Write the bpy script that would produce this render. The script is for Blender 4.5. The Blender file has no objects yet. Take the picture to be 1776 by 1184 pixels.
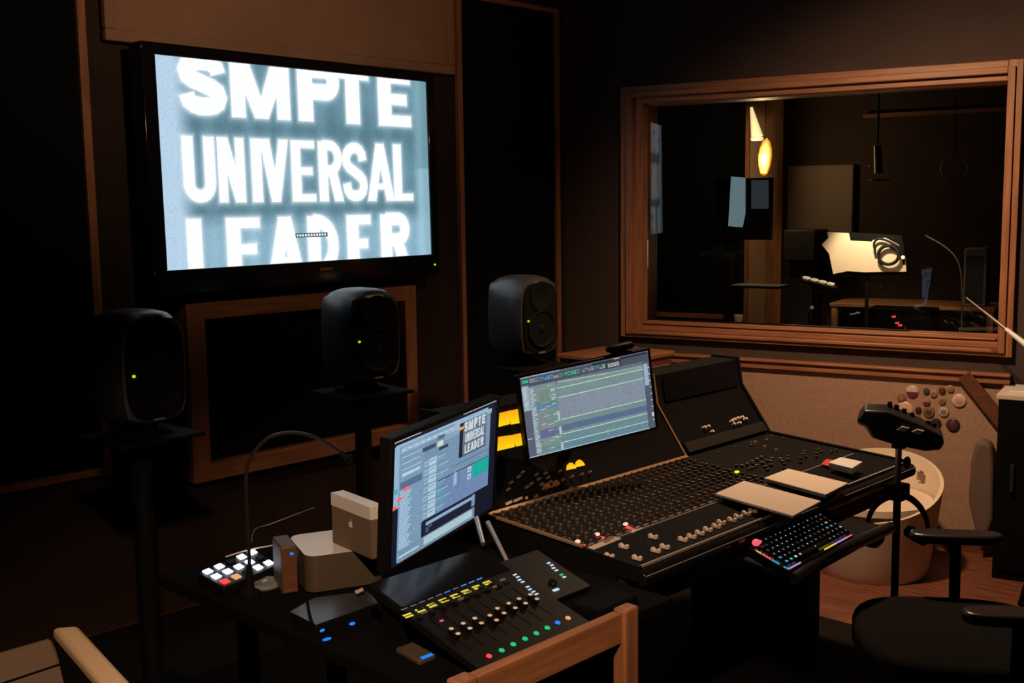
import bpy, bmesh, math, random
from mathutils import Vector as V, Matrix, Euler
random.seed(7)
SC = bpy.context.scene
COL = SC.collection
PI = math.pi

# ------------------------------------------------------------------ camera
F_PX = 1950.0
CAM = V((0, 0, 1.65))
PITCH, ROLL, YAW = math.radians(6.9956), math.radians(-0.7485), math.radians(43.9217)
cy, sy, cp, sp = math.cos(YAW), math.sin(YAW), math.cos(PITCH), math.sin(PITCH)
FWD = V((cy * cp, sy * cp, -sp))
_r = V((sy, -cy, 0)); _u = _r.cross(FWD)
RIGHT = _r * math.cos(ROLL) + _u * math.sin(ROLL)
UP = _u * math.cos(ROLL) - _r * math.sin(ROLL)
cd = bpy.data.cameras.new('camera'); cam = bpy.data.objects.new('camera', cd); COL.objects.link(cam)
cd.sensor_width = 36; cd.lens = F_PX / 1776 * 36; cd.clip_start = 0.05
cam.matrix_world = Matrix(((RIGHT.x, UP.x, -FWD.x, CAM.x), (RIGHT.y, UP.y, -FWD.y, CAM.y), (RIGHT.z, UP.z, -FWD.z, CAM.z), (0, 0, 0, 1)))
SC.camera = cam

def ray(x, y): return RIGHT * ((x - 888) / F_PX) - UP * ((y - 592) / F_PX) + FWD
def at(x, y, n, p):                     # where the sight line of a photo pixel meets the plane through p with normal n
    n = V(n); d = ray(x, y)
    return CAM + d * ((V(p) - CAM).dot(n) / d.dot(n))
def atz(x, y, z): return at(x, y, (0, 0, 1), (0, 0, z))
def aty(x, y, Y): return at(x, y, (0, 1, 0), (0, Y, 0))
def atx(x, y, X): return at(x, y, (1, 0, 0), (X, 0, 0))

# ------------------------------------------------------------------ materials
def mat(name, col, rough=0.6, metal=0.0, emit=None, strength=1.0, spec=0.5, bump=0, bscale=200, vary=0.0, vscale=8, wood=False, alpha=None):
    m = bpy.data.materials.new(name); m.use_nodes = True
    nt = m.node_tree; b = nt.nodes['Principled BSDF']
    b.inputs['Roughness'].default_value = rough; b.inputs['Metallic'].default_value = metal
    b.inputs['Specular IOR Level'].default_value = spec
    c = (*col, 1)
    b.inputs['Base Color'].default_value = c
    tc = nt.nodes.new('ShaderNodeTexCoord')
    if wood or vary:
        nz = nt.nodes.new('ShaderNodeTexNoise'); mp = nt.nodes.new('ShaderNodeMapping')
        nt.links.new(tc.outputs['Object'], mp.inputs[0]); nt.links.new(mp.outputs[0], nz.inputs[0])
        nz.inputs['Detail'].default_value = 5
        if wood:
            mp.inputs['Scale'].default_value = {'x': (2, 30, 30), 'y': (30, 2, 30), 'z': (30, 30, 2)}[wood]
            nz.inputs['Scale'].default_value = 2.2; v = vary or 0.45
        else:
            nz.inputs['Scale'].default_value = vscale; v = vary
        cr = nt.nodes.new('ShaderNodeValToRGB')
        cr.color_ramp.elements[0].position = 0.3; cr.color_ramp.elements[1].position = 0.7
        cr.color_ramp.elements[0].color = (*[x * (1 - v) for x in col], 1)
        cr.color_ramp.elements[1].color = (*[min(1, x * (1 + v)) for x in col], 1)
        nt.links.new(nz.outputs[0], cr.inputs[0]); nt.links.new(cr.outputs[0], b.inputs['Base Color'])
    if bump:
        n2 = nt.nodes.new('ShaderNodeTexNoise'); n2.inputs['Scale'].default_value = bscale; n2.inputs['Detail'].default_value = 3
        nt.links.new(tc.outputs['Object'], n2.inputs[0])
        bp = nt.nodes.new('ShaderNodeBump'); bp.inputs['Strength'].default_value = bump; bp.inputs['Distance'].default_value = 0.004
        nt.links.new(n2.outputs[0], bp.inputs['Height']); nt.links.new(bp.outputs[0], b.inputs['Normal'])
    if emit:
        b.inputs['Emission Color'].default_value = (*emit, 1); b.inputs['Emission Strength'].default_value = strength
    return m
def srgb(r, g, b):
    f = lambda v: (v / 12.92 if v <= 0.04045 else ((v + 0.055) / 1.055) ** 2.4)
    return tuple(f(x / 255) for x in (r, g, b))
def glow(name, rgb, s=1.0): return mat(name, (0.01, 0.01, 0.01), 0.5, emit=srgb(*rgb), strength=s)
def screen_mat(name, s=1.0):            # reads the picture stored in the screen's own colour attribute
    m = bpy.data.materials.new(name); m.use_nodes = True; nt = m.node_tree; b = nt.nodes['Principled BSDF']
    a = nt.nodes.new('ShaderNodeAttribute'); a.attribute_name = 'picture'
    tc = nt.nodes.new('ShaderNodeTexCoord'); nz = nt.nodes.new('ShaderNodeTexNoise'); nz.inputs['Scale'].default_value = 260; nz.inputs['Detail'].default_value = 2
    nt.links.new(tc.outputs['Object'], nz.inputs[0])
    mr = nt.nodes.new('ShaderNodeMapRange'); mr.inputs[1].default_value = 0.3; mr.inputs[2].default_value = 0.7; mr.inputs[3].default_value = 0.86; mr.inputs[4].default_value = 1.14
    nt.links.new(nz.outputs[0], mr.inputs[0])
    mx = nt.nodes.new('ShaderNodeVectorMath'); mx.operation = 'SCALE'
    nt.links.new(a.outputs['Color'], mx.inputs[0]); nt.links.new(mr.outputs[0], mx.inputs['Scale'])
    b.inputs['Base Color'].default_value = (0.01, 0.01, 0.012, 1); b.inputs['Roughness'].default_value = 0.35
    nt.links.new(mx.outputs[0], b.inputs['Emission Color']); b.inputs['Emission Strength'].default_value = s
    return m
def glass_mat(name):
    m = bpy.data.materials.new(name); m.use_nodes = True; nt = m.node_tree
    nt.nodes.remove(nt.nodes['Principled BSDF']); o = nt.nodes['Material Output']
    t = nt.nodes.new('ShaderNodeBsdfTransparent'); g = nt.nodes.new('ShaderNodeBsdfGlossy'); mx = nt.nodes.new('ShaderNodeMixShader')
    t.inputs[0].default_value = (0.93, 0.95, 0.95, 1); g.inputs['Roughness'].default_value = 0.0
    fr = nt.nodes.new('ShaderNodeFresnel'); fr.inputs[0].default_value = 1.5
    nt.links.new(fr.outputs[0], mx.inputs[0]); nt.links.new(t.outputs[0], mx.inputs[1]); nt.links.new(g.outputs[0], mx.inputs[2]); nt.links.new(mx.outputs[0], o.inputs[0])
    return m

M = dict(
    black=mat('black_metal', (0.006, 0.006, 0.0065), 0.65, spec=0.1, bump=0.05),
    plastic=mat('black_plastic', (0.006, 0.006, 0.007), 0.5, spec=0.15),
    gloss=mat('glossy_black', (0.008, 0.008, 0.01), 0.12),
    matte=mat('matte_black', (0.004, 0.004, 0.0045), 0.9, spec=0.06),
    blackfab=mat('black_fabric', (0.006, 0.006, 0.007), 0.95, spec=0.1, bump=0.2, bscale=500),
    bluefab=mat('black_panel_cloth', (0.005, 0.006, 0.009), 0.95, spec=0.1, bump=0.2, bscale=500),
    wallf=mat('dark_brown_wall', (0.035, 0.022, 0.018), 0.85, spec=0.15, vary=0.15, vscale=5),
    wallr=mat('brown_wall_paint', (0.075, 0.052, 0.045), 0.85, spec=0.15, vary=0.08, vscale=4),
    wallb=mat('plain_dark_wall', (0.03, 0.024, 0.02), 0.9, spec=0.15),
    ceil=mat('dark_ceiling', (0.03, 0.026, 0.023), 0.95, spec=0.1),
    floor=mat('dark_red_wood_floor', (0.16, 0.055, 0.028), 0.5, wood='y'),
    rug=mat('dark_rug', (0.012, 0.009, 0.008), 0.95, spec=0.1, bump=0.3, bscale=300),
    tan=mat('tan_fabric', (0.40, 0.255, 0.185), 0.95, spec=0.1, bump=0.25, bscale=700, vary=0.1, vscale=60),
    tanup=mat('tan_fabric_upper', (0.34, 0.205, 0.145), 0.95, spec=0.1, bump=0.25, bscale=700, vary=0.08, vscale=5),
    woodx=mat('warm_wood_along', (0.34, 0.145, 0.068), 0.45, wood='x', vary=0.28),
    woody=mat('warm_wood_across', (0.34, 0.145, 0.068), 0.45, wood='y', vary=0.28),
    woodz=mat('warm_wood_upright', (0.34, 0.145, 0.068), 0.45, wood='z', vary=0.28),
    woodd=mat('dark_wood', (0.13, 0.05, 0.025), 0.5, wood='x', vary=0.3),
    speaker=mat('dark_grey_cast_cabinet', (0.055, 0.06, 0.07), 0.38, spec=1.0, bump=0.03),
    baffle=mat('matte_speaker_front', (0.009, 0.009, 0.009), 0.85, spec=0.1),
    cone=mat('speaker_cone', (0.008, 0.008, 0.009), 0.75, spec=0.15),
    silver=mat('brushed_aluminium', (0.62, 0.62, 0.63), 0.35, 0.9),
    sidesilver=mat('satin_aluminium_side', (0.11, 0.085, 0.062), 0.5, 0.3),
    white=mat('white_plastic', (0.8, 0.79, 0.8), 0.22, spec=1.0),
    tub=mat('cream_white_shell', (0.78, 0.66, 0.52), 0.55),
    paper=mat('paper', (0.6, 0.52, 0.45), 0.9, spec=0.1),
    cream=mat('cream_cap', (0.78, 0.62, 0.48), 0.5),
    knob=mat('brown_grey_knob', (0.06, 0.042, 0.031), 0.6, spec=0.25),
    knobl=mat('pale_knob', (0.2, 0.14, 0.10), 0.5),
    brass=mat('brass_edge', (0.4, 0.24, 0.13), 0.4, 0.3),
    red=mat('red_plastic', (0.5, 0.05, 0.03), 0.5),
    orange=mat('orange_rubber', (0.6, 0.28, 0.1), 0.6),
    chrome=mat('chrome', (0.7, 0.7, 0.72), 0.15, 1.0),
    pole=mat('worn_steel_pole', (0.3, 0.25, 0.2), 0.4, 0.7),
    plate=mat('dull_black_plate', (0.004, 0.004, 0.005), 0.7, spec=0.08),
    dim=mat('dark_grey_rail', (0.02, 0.018, 0.017), 0.6, spec=0.2),
    strip=mat('grey_edge_and_highlight', (0.32, 0.3, 0.29), 0.45),
    case=mat('brown_grey_shading', (0.15, 0.10, 0.085), 0.7, bump=0.2, bscale=300),
    cap=mat('pale_grey_cap', (0.9, 0.82, 0.74), 0.4),
    grey=mat('mid_grey', (0.2, 0.2, 0.21), 0.6),
    mesh=mat('grey_mesh_cloth', (0.05, 0.055, 0.065), 0.8, spec=0.3, bump=0.4, bscale=400),
    leather=mat('black_leather', (0.016, 0.015, 0.017), 0.32, bump=0.1, bscale=150),
    sofa=mat('brown_upholstery', (0.17, 0.125, 0.1), 0.95, spec=0.1, bump=0.3, bscale=300),
    sofaedge=mat('pale_tan_edge', (0.8, 0.6, 0.4), 0.7, bump=0.1, bscale=200),
    glass=glass_mat('window_glass'),
    tv=screen_mat('television_picture', 1.05),
    scr=screen_mat('monitor_picture', 0.95),
    white_l=glow('white_led', (225, 235, 255), 3.0),
    green_l=glow('lime_led', (190, 225, 20), 1.0),
    teal_l=glow('green_led', (10, 200, 130), 0.9),
    blue_l=glow('blue_led', (20, 130, 240), 1.0),
    sky_l=glow('sky_led', (70, 160, 230), 0.9),
    ice_l=glow('ice_led', (190, 220, 240), 1.0),
    red_l=glow('red_led', (255, 70, 75), 1.0),
    hot_l=glow('hot_red_led', (255, 170, 150), 1.6),
    yel_l=glow('yellow_display', (240, 220, 60), 0.9),
    ora_l=glow('orange_led', (245, 170, 110), 0.9),
    dot_l=glow('yellow_dot', (250, 240, 10), 1.1),
    cyan_l=glow('cyan_led', (40, 170, 200), 0.9),
    pur_l=glow('lilac_led', (190, 160, 220), 0.9),
    pink_l=glow('pink_led', (240, 95, 110), 1.0),
    grey_l=glow('dim_grey_display', (120, 115, 110), 0.7),
)
def vu_material():
    m = bpy.data.materials.new('yellow_meter_face'); m.use_nodes = True; nt = m.node_tree; b = nt.nodes['Principled BSDF']
    tc = nt.nodes.new('ShaderNodeTexCoord'); sx = nt.nodes.new('ShaderNodeSeparateXYZ'); cr = nt.nodes.new('ShaderNodeValToRGB')
    nt.links.new(tc.outputs['Generated'], sx.inputs[0]); nt.links.new(sx.outputs['Z'], cr.inputs[0])
    cr.color_ramp.elements[0].color = (*srgb(255, 215, 20), 1); cr.color_ramp.elements[1].color = (*srgb(250, 165, 15), 1)
    nt.links.new(cr.outputs[0], b.inputs['Emission Color']); b.inputs['Emission Strength'].default_value = 1.0
    b.inputs['Base Color'].default_value = (0.2, 0.12, 0.01, 1)
    return m
M['vu'] = vu_material()

# ------------------------------------------------------------------ mesh builder
class MB:
    def __init__(s): s.bm = bmesh.new(); s.mi = 0
    def _m(s, faces):
        for f in faces: f.material_index = s.mi
    def verts_tf(s, vs, mx):
        for v in vs: v.co = mx @ v.co
    def box(s, c, d, rz=0, mx=None):
        r = bmesh.ops.create_cube(s.bm, size=1)
        m = Matrix.Translation(V(c)) @ Matrix.Rotation(rz, 4, 'Z') @ Matrix.Diagonal((*d, 1))
        if mx: m = mx @ m
        s.verts_tf(r['verts'], m); s._m({f for v in r['verts'] for f in v.link_faces}); return s
    def b2(s, a, b, mx=None):
        a = V(a); b = V(b); return s.box((a + b) / 2, [abs(x) for x in (b - a)], mx=mx)
    def cyl(s, p0, p1, r0, r1=None, seg=16, cap=True):
        p0 = V(p0); p1 = V(p1); r1 = r0 if r1 is None else r1; d = p1 - p0
        r = bmesh.ops.create_cone(s.bm, cap_ends=cap, segments=seg, radius1=r0, radius2=max(r1, 1e-5), depth=d.length)
        m = Matrix.Translation((p0 + p1) / 2) @ d.to_track_quat('Z', 'Y').to_matrix().to_4x4()
        s.verts_tf(r['verts'], m); s._m({f for v in r['verts'] for f in v.link_faces}); return s
    def sph(s, c, r, sc=(1, 1, 1), seg=16, mx=None):
        q = bmesh.ops.create_uvsphere(s.bm, u_segments=seg, v_segments=max(6, seg // 2), radius=r)
        m = Matrix.Translation(V(c)) @ (mx or Matrix()) @ Matrix.Diagonal((*sc, 1))
        s.verts_tf(q['verts'], m); s._m({f for v in q['verts'] for f in v.link_faces}); return s
    def poly(s, pts):
        vs = [s.bm.verts.new(V(p)) for p in pts]; f = s.bm.faces.new(vs); f.material_index = s.mi; return s
    def prism(s, pts, ext):              # polygon swept along a vector
        ext = V(ext); a = [s.bm.verts.new(V(p)) for p in pts]; b = [s.bm.verts.new(V(p) + ext) for p in pts]
        fs = [s.bm.faces.new(a), s.bm.faces.new(b[::-1])]
        n = len(a)
        for i in range(n): fs.append(s.bm.faces.new((a[i], b[i], b[(i + 1) % n], a[(i + 1) % n])))
        s._m(fs); return s
    def tube(s, pts, r, seg=8, closed=False):
        pts = [V(p) for p in pts]
        if not closed and len(pts) >= 4:                 # a smooth curve through the given points
            rr_ = list(r) if isinstance(r, (list, tuple)) else [r] * len(pts); P_, R_ = [], []
            for i in range(len(pts) - 1):
                a, b, c, d = pts[max(i - 1, 0)], pts[i], pts[i + 1], pts[min(i + 2, len(pts) - 1)]
                for k in range(5):
                    t = k / 5; P_.append(.5 * (2 * b + (c - a) * t + (2 * a - 5 * b + 4 * c - d) * t * t + (3 * b - a - 3 * c + d) * t ** 3)); R_.append(rr_[i] * (1 - t) + rr_[i + 1] * t)
            pts = P_ + [pts[-1]]; r = R_ + [rr_[-1]]
        n = len(pts); rings = []
        ref = V((0, 0, 1)); prev = None
        for i, p in enumerate(pts):
            if closed: t = pts[(i + 1) % n] - pts[i - 1]
            else: t = pts[min(i + 1, n - 1)] - pts[max(i - 1, 0)]
            t.normalize()
            if prev is None:
                a = t.cross(ref if abs(t.dot(ref)) < 0.95 else V((1, 0, 0))).normalized()
            else: a = (prev - t * prev.dot(t)).normalized()
            prev = a; b = t.cross(a); rr = r[i] if isinstance(r, (list, tuple)) else r
            rings.append([s.bm.verts.new(p + (a * math.cos(k * 2 * PI / seg) + b * math.sin(k * 2 * PI / seg)) * rr) for k in range(seg)])
        fs = []
        for i in range(n if closed else n - 1):
            A = rings[i]; B = rings[(i + 1) % n]
            for k in range(seg): fs.append(s.bm.faces.new((A[k], A[(k + 1) % seg], B[(k + 1) % seg], B[k])))
        if not closed: fs.append(s.bm.faces.new(rings[0][::-1])); fs.append(s.bm.faces.new(rings[-1]))
        s._m(fs); return s
    def lathe(s, prof, c=(0, 0, 0), seg=32, mx=None):   # profile of (radius, height)
        mx = Matrix.Translation(V(c)) @ (mx or Matrix()); rings = []
        for r, z in prof: rings.append([s.bm.verts.new(mx @ V((max(r, 1e-4) * math.cos(k * 2 * PI / seg), max(r, 1e-4) * math.sin(k * 2 * PI / seg), z))) for k in range(seg)])
        fs = []
        for A, B in zip(rings, rings[1:]):
            for k in range(seg): fs.append(s.bm.faces.new((A[k], A[(k + 1) % seg], B[(k + 1) % seg], B[k])))
        fs.append(s.bm.faces.new(rings[0][::-1])); fs.append(s.bm.faces.new(rings[-1]))
        s._m(fs); return s
    def disc(s, c, n, r, seg=16, ux=None, ry=None):
        n = V(n).normalized(); a = V(ux).normalized() if ux else n.orthogonal().normalized(); b = n.cross(a); ry = ry or r
        return s.poly([V(c) + a * math.cos(k * 2 * PI / seg) * r + b * math.sin(k * 2 * PI / seg) * ry for k in range(seg)])
    def use(s, i): s.mi = i; return s

def smooth(me, ang=40):
    for p in me.polygons: p.use_smooth = True
    me.set_sharp_from_angle(angle=math.radians(ang))
def build(name, mb, mats, parent=None, world=False, bevel=0, seg=2, sm=True, subs=0):
    """link one mesh object; world=True: the builder's coordinates are world ones, turned into the parent's frame"""
    bmesh.ops.recalc_face_normals(mb.bm, faces=[f for f in mb.bm.faces]) if len(mb.bm.faces) > 1 else None
    me = bpy.data.meshes.new(name); mb.bm.to_mesh(me); mb.bm.free()
    for m in (mats if isinstance(mats, (list, tuple)) else [mats]): me.materials.append(M[m] if isinstance(m, str) else m)
    o = bpy.data.objects.new(name, me); COL.objects.link(o)
    if world and parent: me.transform(WM[chain(parent)].inverted())
    if parent: o.parent = parent
    if world and not parent:             # a one-mesh thing: put its origin at the middle of its foot
        xs = [v.co for v in me.vertices]
        b = V((sum(v.x for v in xs) / len(xs), sum(v.y for v in xs) / len(xs), min(v.z for v in xs)))
        me.transform(Matrix.Translation(-b)); o.location = b
    if sm: smooth(me)
    if bevel:
        bv = o.modifiers.new('edge', 'BEVEL'); bv.width = bevel; bv.segments = seg; bv.limit_method = 'ANGLE'; bv.angle_limit = math.radians(35)
    if subs:
        sb = o.modifiers.new('round', 'SUBSURF'); sb.levels = subs; sb.render_levels = subs
    return o
WM = {}
def chain(o):
    while o.parent: o = o.parent
    return o.name
def tag(o, label, cat, group=None, kind=None):
    o['label'] = label; o['category'] = cat
    if group: o['group'] = group
    if kind: o['kind'] = kind
    return o
def thing(name, label, cat, loc=(0, 0, 0), rz=0, group=None, mx=None):
    o = bpy.data.objects.new(name, None); COL.objects.link(o); o.empty_display_size = 0.05
    mw = mx if mx is not None else Matrix.Translation(V(loc)) @ Matrix.Rotation(rz, 4, 'Z')
    o.matrix_world = mw; WM[o.name] = mw.copy()
    return tag(o, label, cat, group)
def struct(name, mb, mats, parent=None, **k):
    o = build(name, mb, mats, parent, **k)
    if not parent: o['kind'] = 'structure'
    return o
def group_struct(name, loc=(0, 0, 0), rz=0):
    o = bpy.data.objects.new(name, None); COL.objects.link(o)
    mw = Matrix.Translation(V(loc)) @ Matrix.Rotation(rz, 4, 'Z'); o.matrix_world = mw; WM[o.name] = mw.copy(); o['kind'] = 'structure'
    return o
def copy_tree(o, loc, rz, label, group=None):
    r = o.copy(); COL.objects.link(r)
    mw = Matrix.Translation(V(loc)) @ Matrix.Rotation(rz, 4, 'Z'); r.matrix_world = mw; WM[r.name] = mw.copy(); r['label'] = label
    if group: r['group'] = group
    for ch in list(o.children):
        c = ch.copy(); COL.objects.link(c); c.parent = r
        for g in list(ch.children):
            d = g.copy(); COL.objects.link(d); d.parent = c
    return r
def part_label(o, t): o['label'] = t; return o

# ------------------------------------------------------------------ the room
YF = 4.12                                # front wall
WA = math.radians(-77.3246)              # direction of the splayed right wall
COR = V((4.718, 4.1, 0)); UW = V((math.cos(WA), math.sin(WA), 0)); NW = V((math.sin(WA), -math.cos(WA), 0))
WMX = Matrix.Translation(COR) @ Matrix.Rotation(WA, 4, 'Z')     # wall frame: x along the wall, y through it, z up
def W(x, y, off=0.0):                    # wall-frame point on the plane 'off' metres behind the wall face
    p = at(x, y, NW, COR - NW * off) - COR
    return V((p.dot(UW), off, p.z))
def FW(x, y, Y=YF): return aty(x, y, Y)
CEIL = 2.92

struct('floor', MB().b2((-1.6, -1.6, -0.1), (6.6, 4.25, 0.0)), 'floor')
struct('ceiling', MB().b2((-1.6, -1.6, CEIL), (6.6, 4.25, CEIL + 0.1)), 'ceil')
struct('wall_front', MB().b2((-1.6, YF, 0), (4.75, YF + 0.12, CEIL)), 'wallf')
struct('wall_left', MB().b2((-1.62, -1.6, 0), (-1.5, 4.12, CEIL)), 'wallb')
struct('wall_back', MB().b2((-1.5, -1.62, 0), (6.3, -1.5, CEIL)), 'wallb')
# right wall with the opening of the control-room window
S0, S1, Z0, Z1 = 0.43, 2.235, 0.985, 2.175
mb = MB(); T = 0.2
mb.b2((-0.03, 0, 0), (S0, T, CEIL)).b2((S1, 0, 0), (5.76, T, CEIL)).b2((S0, 0, 0), (S1, T, Z0)).b2((S0, 0, Z1), (S1, T, CEIL))
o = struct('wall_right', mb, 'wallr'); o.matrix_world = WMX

# window: stepped wooden casing, deep reveal, two leaning panes
win = group_struct('window_1', COR, WA)
so0, so1, zo0, zo1 = 0.335, 2.285, 0.93, 2.25
def ring(a0, a1, b0, b1, i0, i1, j0, j1, y0, y1):
    return [((a0, y0, b0), (i0, y1, b1)), ((i1, y0, b0), (a1, y1, b1)), ((i0, y0, b0), (i1, y1, j0)), ((i0, y0, j1), (i1, y1, b1))]
mbh, mbv = MB(), MB()
for (a0, a1, b0, b1, i0, i1, j0, j1, y0, y1) in ((so0, so1, zo0, zo1, so0 + .07, so1 - .06, zo0 + .035, zo1 - .06, -.035, 0),
                                                  (so0 + .035, so1 - .03, zo0 + .018, zo1 - .03, so0 + .07, so1 - .06, zo0 + .035, zo1 - .06, -.048, -.035),
                                                  (so0 + .07, so1 - .06, zo0 + .035, zo1 - .06, .45, 2.222, 0.995, 2.16, -.018, .02),
                                                  (S0, S1, Z0, Z1, .458, 2.215, 1.004, 2.155, .02, .17)):
    q = ring(a0, a1, b0, b1, i0, i1, j0, j1, y0, y1)
    for p, r in q[:2]: mbv.b2(p, r)
    for p, r in q[2:]: mbh.b2(p, r)
build('window_frame', mbv, 'woodz', win, bevel=0.004)
build('window_frame', mbh, 'woodx', win, bevel=0.004)
mb = MB()                                 # the grooved sill
for k in range(3): mb.b2((.46, -.016 + k * .05, 1.0), (2.213, .014 + k * .05, 1.012 + k * .004))
build('window_sill', mb, 'woodx', win, bevel=0.004)
def pane(off, dy, dz):
    m = MB(); c = V(((.458 + 2.215) / 2, off, 1.58)); hx, hz = 0.8785, 0.575
    g = lambda sx, sz: V((c.x + sx * hx, off + sx * dy + sz * dz, c.z + sz * hz))
    a = [g(-1, -1), g(1, -1), g(1, 1), g(-1, 1)]
    m.prism(a, (0, 0.006, 0)); return m
build('glass', pane(0.07, 0.026, 0.0), 'glass', win, sm=False)

# wooden rail under the window and the tan cloth panel below it
o = struct('trim_1', MB().b2((.62, -.045, .805), (2.285, 0, .84)).b2((.62, -.058, .84), (2.285, 0, .853)), 'woodx', bevel=0.004); o.matrix_world = WMX
t = thing('wall_panel', 'tan fabric wall panel under the studio window with a diagonal board at its corner', 'wall panel', COR, WA)
build('fabric', MB().b2((.3, -.022, .08), (2.255, 0, .805)), 'tan', t)
a0, a1 = W(1678, 655, -.03), W(1738, 731, -.03)
d = (a1 - a0).normalized(); nrm = V((d.z, 0, -d.x)) * .03
build('diagonal_board', MB().prism([a0 + nrm - d * .02, a1 + nrm + d * .03, a1 - nrm + d * .03, a0 - nrm - d * .02], (0, -.03, 0)), 'woodd', t, bevel=0.003)
o = struct('baseboard_right', MB().b2((.02, -.03, 0), (5.3, 0, .08)), 'woodd'); o.matrix_world = WMX
o = struct('trim_2', MB().b2((2.256, -.05, .08), (2.31, 0, .805)), 'woodd', bevel=0.003); o.matrix_world = WMX

# front wall: cloth panels, thin wooden trims, two framed panels
def fpanel(name, label, x0, x1, z0, z1, d, m): return tag(build(name, MB().b2((x0, YF - d, z0), (x1, YF - .001, z1)), m, world=True), label, 'acoustic panel')
fpanel('acoustic_panel', 'black cloth acoustic panel on the front wall, left of the television', -1.5, 1.965, .66, CEIL, .012, 'bluefab')
fpanel('acoustic_panel', 'tall black cloth acoustic panel between two thin trims, right of the television', 3.925, 4.615, 0, 2.655, .012, 'bluefab')
struct('trim_3', MB().b2((1.965, YF - .03, .63), (1.998, YF, CEIL)), 'woodz', bevel=.003)
struct('trim_4', MB().b2((-1.5, YF - .03, .63), (1.965, YF, .66)), 'woodx', bevel=.003)
struct('trim_5', MB().b2((3.893, YF - .03, .0), (3.922, YF, CEIL)), 'woodz', bevel=.003)
struct('trim_6', MB().b2((4.617, YF - .03, 0), (4.645, YF, 2.68)), 'woodz', bevel=.003)
struct('trim_7', MB().b2((3.923, YF - .03, 2.655), (4.617, YF, 2.68)), 'woodx', bevel=.003)
t = thing('acoustic_panel', 'wide tan cloth panel above the television', 'acoustic panel', (2.955, YF, 2.28))
for a, b in (((2.06, YF - .055, 2.275), (3.85, YF - .02, 2.32)), ((2.06, YF - .055, 2.32), (2.1, YF - .02, CEIL)), ((3.81, YF - .055, 2.32), (3.85, YF - .02, CEIL))): build('frame_member', MB().b2(a, b), 'tanup', t, world=True, bevel=.006)
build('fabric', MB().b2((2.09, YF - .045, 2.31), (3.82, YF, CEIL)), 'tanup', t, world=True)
t = thing('acoustic_panel', 'black cloth panel in a wooden frame, under the television behind the middle speaker', 'acoustic panel', (2.93, YF, .52))
fx0, fx1, fz0, fz1, FD = 2.325, 3.545, .53, 1.268, .075
for a, b, m_ in (((fx0, fz0), (fx0 + .082, fz1), 'woodz'), ((fx1 - .07, fz0), (fx1, fz1), 'woodz'), ((fx0 + .082, fz1 - .07), (fx1 - .07, fz1), 'woodx'), ((fx0 + .082, fz0), (fx1 - .07, fz0 + .075), 'woodx')):
    build('frame_member', MB().b2((a[0], YF - FD, a[1]), (b[0], YF, b[1])), m_, t, world=True, bevel=.004)
build('fabric', MB().b2((fx0 + .082, YF - .03, fz0 + .075), (fx1 - .07, YF, fz1 - .07)), 'blackfab', t, world=True)

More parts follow.
